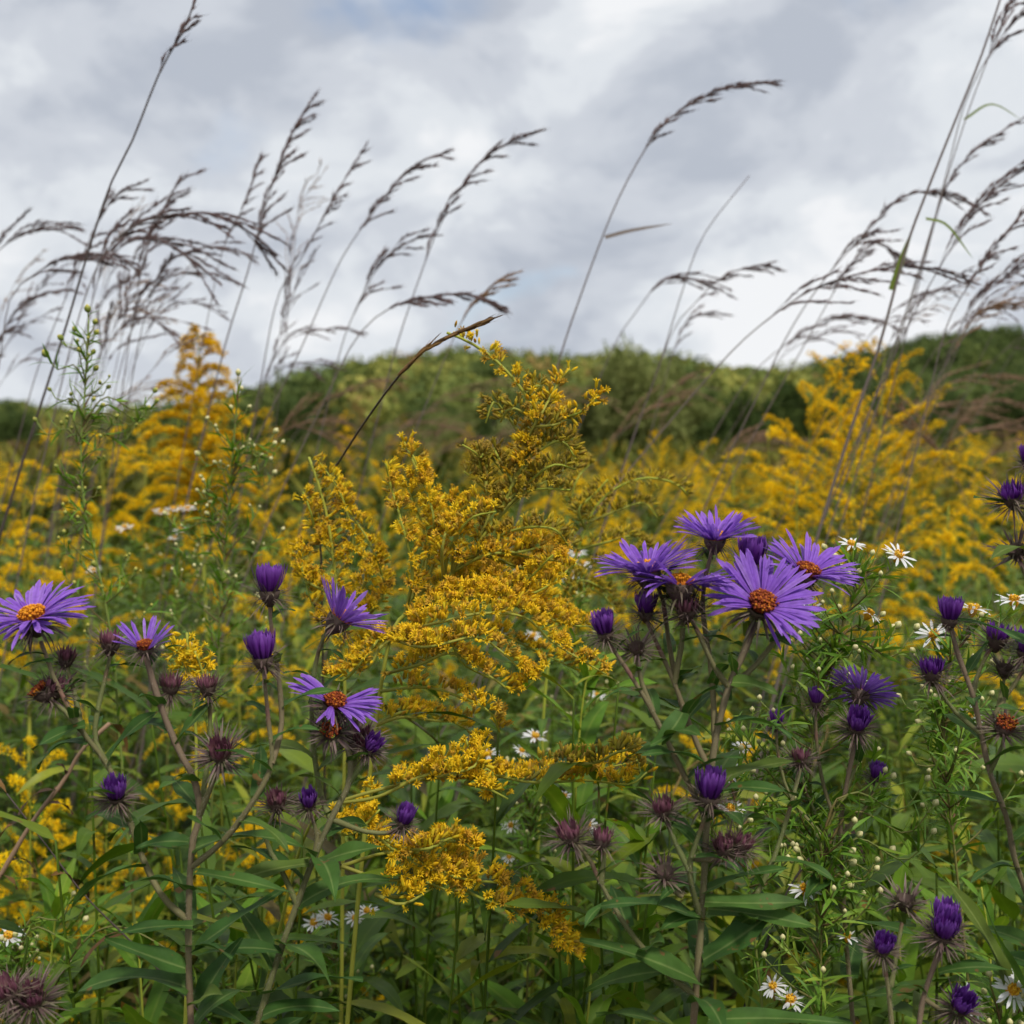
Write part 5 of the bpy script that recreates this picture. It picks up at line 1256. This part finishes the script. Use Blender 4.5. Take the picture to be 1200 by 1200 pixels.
def tree(label, px, pytop, d, wpx, mt, nq=4200, droop=.5, lob=16, zsc=1.0, leaf=(.12, .22), group='trees at the far edge of the meadow'):
    H = (HORIZ - pytop) / FPX * d + CAM[2]; W = wpx / FPX * d * .5; x = (px - 600) / FPX * d
    th = thing('tree', label, 'tree', (x, d, 0), group)
    tb = MB(); base_p = []
    nst = 5 if nq > 2000 else 3
    for s in range(nst):
        a = s * 1.26 + rng.random(); w = W * rng.uniform(.25, .6)
        p = spline([[0, 0, -.05], [math.cos(a) * w * .4, math.sin(a) * w * .4, H * .3], [math.cos(a) * w, math.sin(a) * w, H * rng.uniform(.7, .92)]], 10)
        tube(tb, p, np.linspace(.018 * H, .004 * H, len(p)), 6)
        base_p.append(p)
    tb.obj('trunk', M['bark'], th)
    cb = MB()
    cen, rad = [], []
    for k in range(lob):
        a = rng.random() * 6.28; f = rng.random() ** .5; zz = rng.uniform(.2, .86)
        lim = math.sin(math.pi * (zz * .78 + .18)) ** .6
        cen.append([math.cos(a) * W * f * .72 * lim, math.sin(a) * W * f * .72 * lim, H * zz]); rad.append(W * rng.uniform(.22, .40))
    cen, rad = np.array(cen), np.array(rad)
    k = rng.integers(0, lob, nq); o = rand_dirs(nq, -.8)
    pos = cen[k] + o * (rad[k] * rng.uniform(.35, 1.12, nq))[:, None] * np.array([1, 1, 1.25])
    pos[:, 2] = np.clip(pos[:, 2], .05, None)
    d_ = o * .5 + rng.normal(size=(nq, 3)) * .5 + np.array([0, 0, .35]); q = rng.random(nq) < droop; d_[q, 2] -= 1.0
    s = rng.uniform(*leaf, nq) * H * .5
    blades(cb, pos, d_, rand_dirs(nq), s, s * .13, rng.uniform(.1, .8, nq), 0, 3, 'lance', across=2)
    cb.A[-1][:, 2] = np.repeat(rng.random(lob)[k] * .6 + .4 * rng.random(nq), 8)
    cb.obj('crown', M[mt], th)
    return th
tree('bushy olive willow standing alone in the middle before the hill', 738, 412, 46, 140, 'treeleaf', 5200, .25, 30, leaf=(.10, .2))
tree('second olive willow close against the first, slightly taller', 798, 408, 50, 95, 'treeleaf', 3600, .25, 22, leaf=(.10, .2))
tree('small olive willow at the left foot of the willow pair', 680, 440, 48, 60, 'treeleaf', 2400, .3, 14)
tree('dark rounded tree right of the willows', 880, 452, 70, 80, 'darkleaf', 6000, .2, 18)
tree('dark tree half hidden behind the big right plume', 935, 448, 78, 80, 'darkleaf', 6000, .2, 18)
tree('dark low tree below the hill, left of the budded stalk', 590, 478, 60, 70, 'darkleaf', 5000, .2, 16)
tree('dark low tree under the sedge spike', 500, 476, 75, 100, 'darkleaf', 5000, .2, 16)
tree('dark tree at the left end of the hill beside the yellow cone', 345, 466, 80, 80, 'darkleaf', 5000, .2, 16)
tree('dark tree below the right hill behind brown grass', 1110, 462, 80, 90, 'darkleaf', 5000, .2, 16)
tree('tree at the right edge below the right hill', 1185, 458, 85, 90, 'darkleaf', 5000, .2, 16)
tree('dark tree at the left edge below the low hill', 20, 482, 90, 90, 'darkleaf', 4500, .2, 16)

for k in range(16):
    px = rng.uniform(-40, 1240)
    tree('low rough shrub along the foot of the wooded hills', px, rng.uniform(476, 505), rng.uniform(34, 62), rng.uniform(40, 90), 'darkleaf' if k % 3 else 'treeleaf', 1800, .3, 9, group='shrubs along the foot of the hills')

# ------------------------------------------------------------------ sky and light
SUN_EL, SUN_AZ = math.radians(58), math.radians(150)      # azimuth from +Y clockwise: behind the photographer, to the right
w = bpy.data.worlds.new('World'); sc.world = w; w.use_nodes = True
nt = w.node_tree; N, Lk = nt.nodes, nt.links; N.clear()
out = N.new('ShaderNodeOutputWorld'); bg = N.new('ShaderNodeBackground'); Lk.new(bg.outputs[0], out.inputs[0]); bg.inputs[1].default_value = .1
skyt = N.new('ShaderNodeTexSky'); skyt.sky_type = 'NISHITA'; skyt.sun_disc = False; skyt.sun_elevation = SUN_EL; skyt.sun_rotation = SUN_AZ
tc = N.new('ShaderNodeTexCoord')
def vmap(scale, loc):
    mp = N.new('ShaderNodeMapping'); mp.inputs['Scale'].default_value = scale; mp.inputs['Location'].default_value = loc
    Lk.new(tc.outputs['Generated'], mp.inputs[0]); return mp.outputs[0]
def noise(vec, sc_, det, rough, dist=0.0):
    nz = N.new('ShaderNodeTexNoise'); nz.inputs['Scale'].default_value = sc_; nz.inputs['Detail'].default_value = det; nz.inputs['Roughness'].default_value = rough; nz.inputs['Distortion'].default_value = dist
    Lk.new(vec, nz.inputs['Vector']); return nz.outputs[0]
def ramp(src, stops):
    r = N.new('ShaderNodeValToRGB'); e = r.color_ramp.elements; r.color_ramp.interpolation = 'EASE'
    while len(e) < len(stops): e.new(.5)
    for k, (p, c) in enumerate(stops): e[k].position = p; e[k].color = c
    Lk.new(src, r.inputs[0]); return r.outputs[0]
n1 = noise(vmap((1, 1, 1.75), (3.1, .4, .2)), 5.6, 9, .55, .3)
n2 = noise(vmap((1, 1, 1.8), (7.3, 2.2, 1.0)), 2.6, 6, .5, .3)
mx = N.new('ShaderNodeMath'); mx.operation = 'MULTIPLY_ADD'; mx.inputs[1].default_value = .66; Lk.new(n1, mx.inputs[0])
m2 = N.new('ShaderNodeMath'); m2.operation = 'MULTIPLY'; m2.inputs[1].default_value = .34; Lk.new(n2, m2.inputs[0]); Lk.new(m2.outputs[0], mx.inputs[2])
cl = ramp(mx.outputs[0], [(.40, (3.3, 3.58, 4.1, 1)), (.48, (4.2, 4.45, 4.88, 1)), (.54, (5.1, 5.35, 5.65, 1)), (.61, (6.1, 6.2, 6.35, 1))])
msk = ramp(n2, [(.30, (0, 0, 0, 1)), (.42, (1, 1, 1, 1))])
mix = N.new('ShaderNodeMix'); mix.data_type = 'RGBA'
Lk.new(msk, mix.inputs[0]); Lk.new(skyt.outputs[0], mix.inputs[6]); Lk.new(cl, mix.inputs[7]); Lk.new(mix.outputs[2], bg.inputs[0])

sl = bpy.data.lights.new('sun', 'SUN'); sl.energy = 2.0; sl.angle = math.radians(10); sl.color = (1.0, .95, .88)
so = bpy.data.objects.new('sun', sl); COL.objects.link(so)
sd = Vector((math.sin(SUN_AZ) * math.cos(SUN_EL), math.cos(SUN_AZ) * math.cos(SUN_EL), math.sin(SUN_EL)))
so.rotation_euler = sd.to_track_quat('Z', 'Y').to_euler(); so.location = (0, 0, 30)

# ------------------------------------------------------------------ camera, render
cd = bpy.data.cameras.new('camera'); co = bpy.data.objects.new('camera', cd); COL.objects.link(co)
cd.sensor_width = 36; cd.lens = 36 * FPX / 1200; cd.clip_start = .02; cd.clip_end = 3000
co.location = tuple(CAM); co.rotation_euler = (math.pi / 2 - PITCH, 0, 0)
cd.dof.use_dof = True; cd.dof.focus_distance = .56; cd.dof.aperture_fstop = 12.0
sc.camera = co
sc.render.engine = 'CYCLES'
cy = sc.cycles
cy.max_bounces = 7; cy.diffuse_bounces = 3; cy.glossy_bounces = 2; cy.transmission_bounces = 4; cy.transparent_max_bounces = 4
cy.use_adaptive_sampling = True; cy.adaptive_threshold = .015; cy.use_denoising = True
cy.caustics_reflective = False; cy.caustics_refractive = False
sc.view_settings.view_transform = 'Standard'; sc.view_settings.look = 'None'; sc.view_settings.gamma = 1; sc.view_settings.exposure = .56
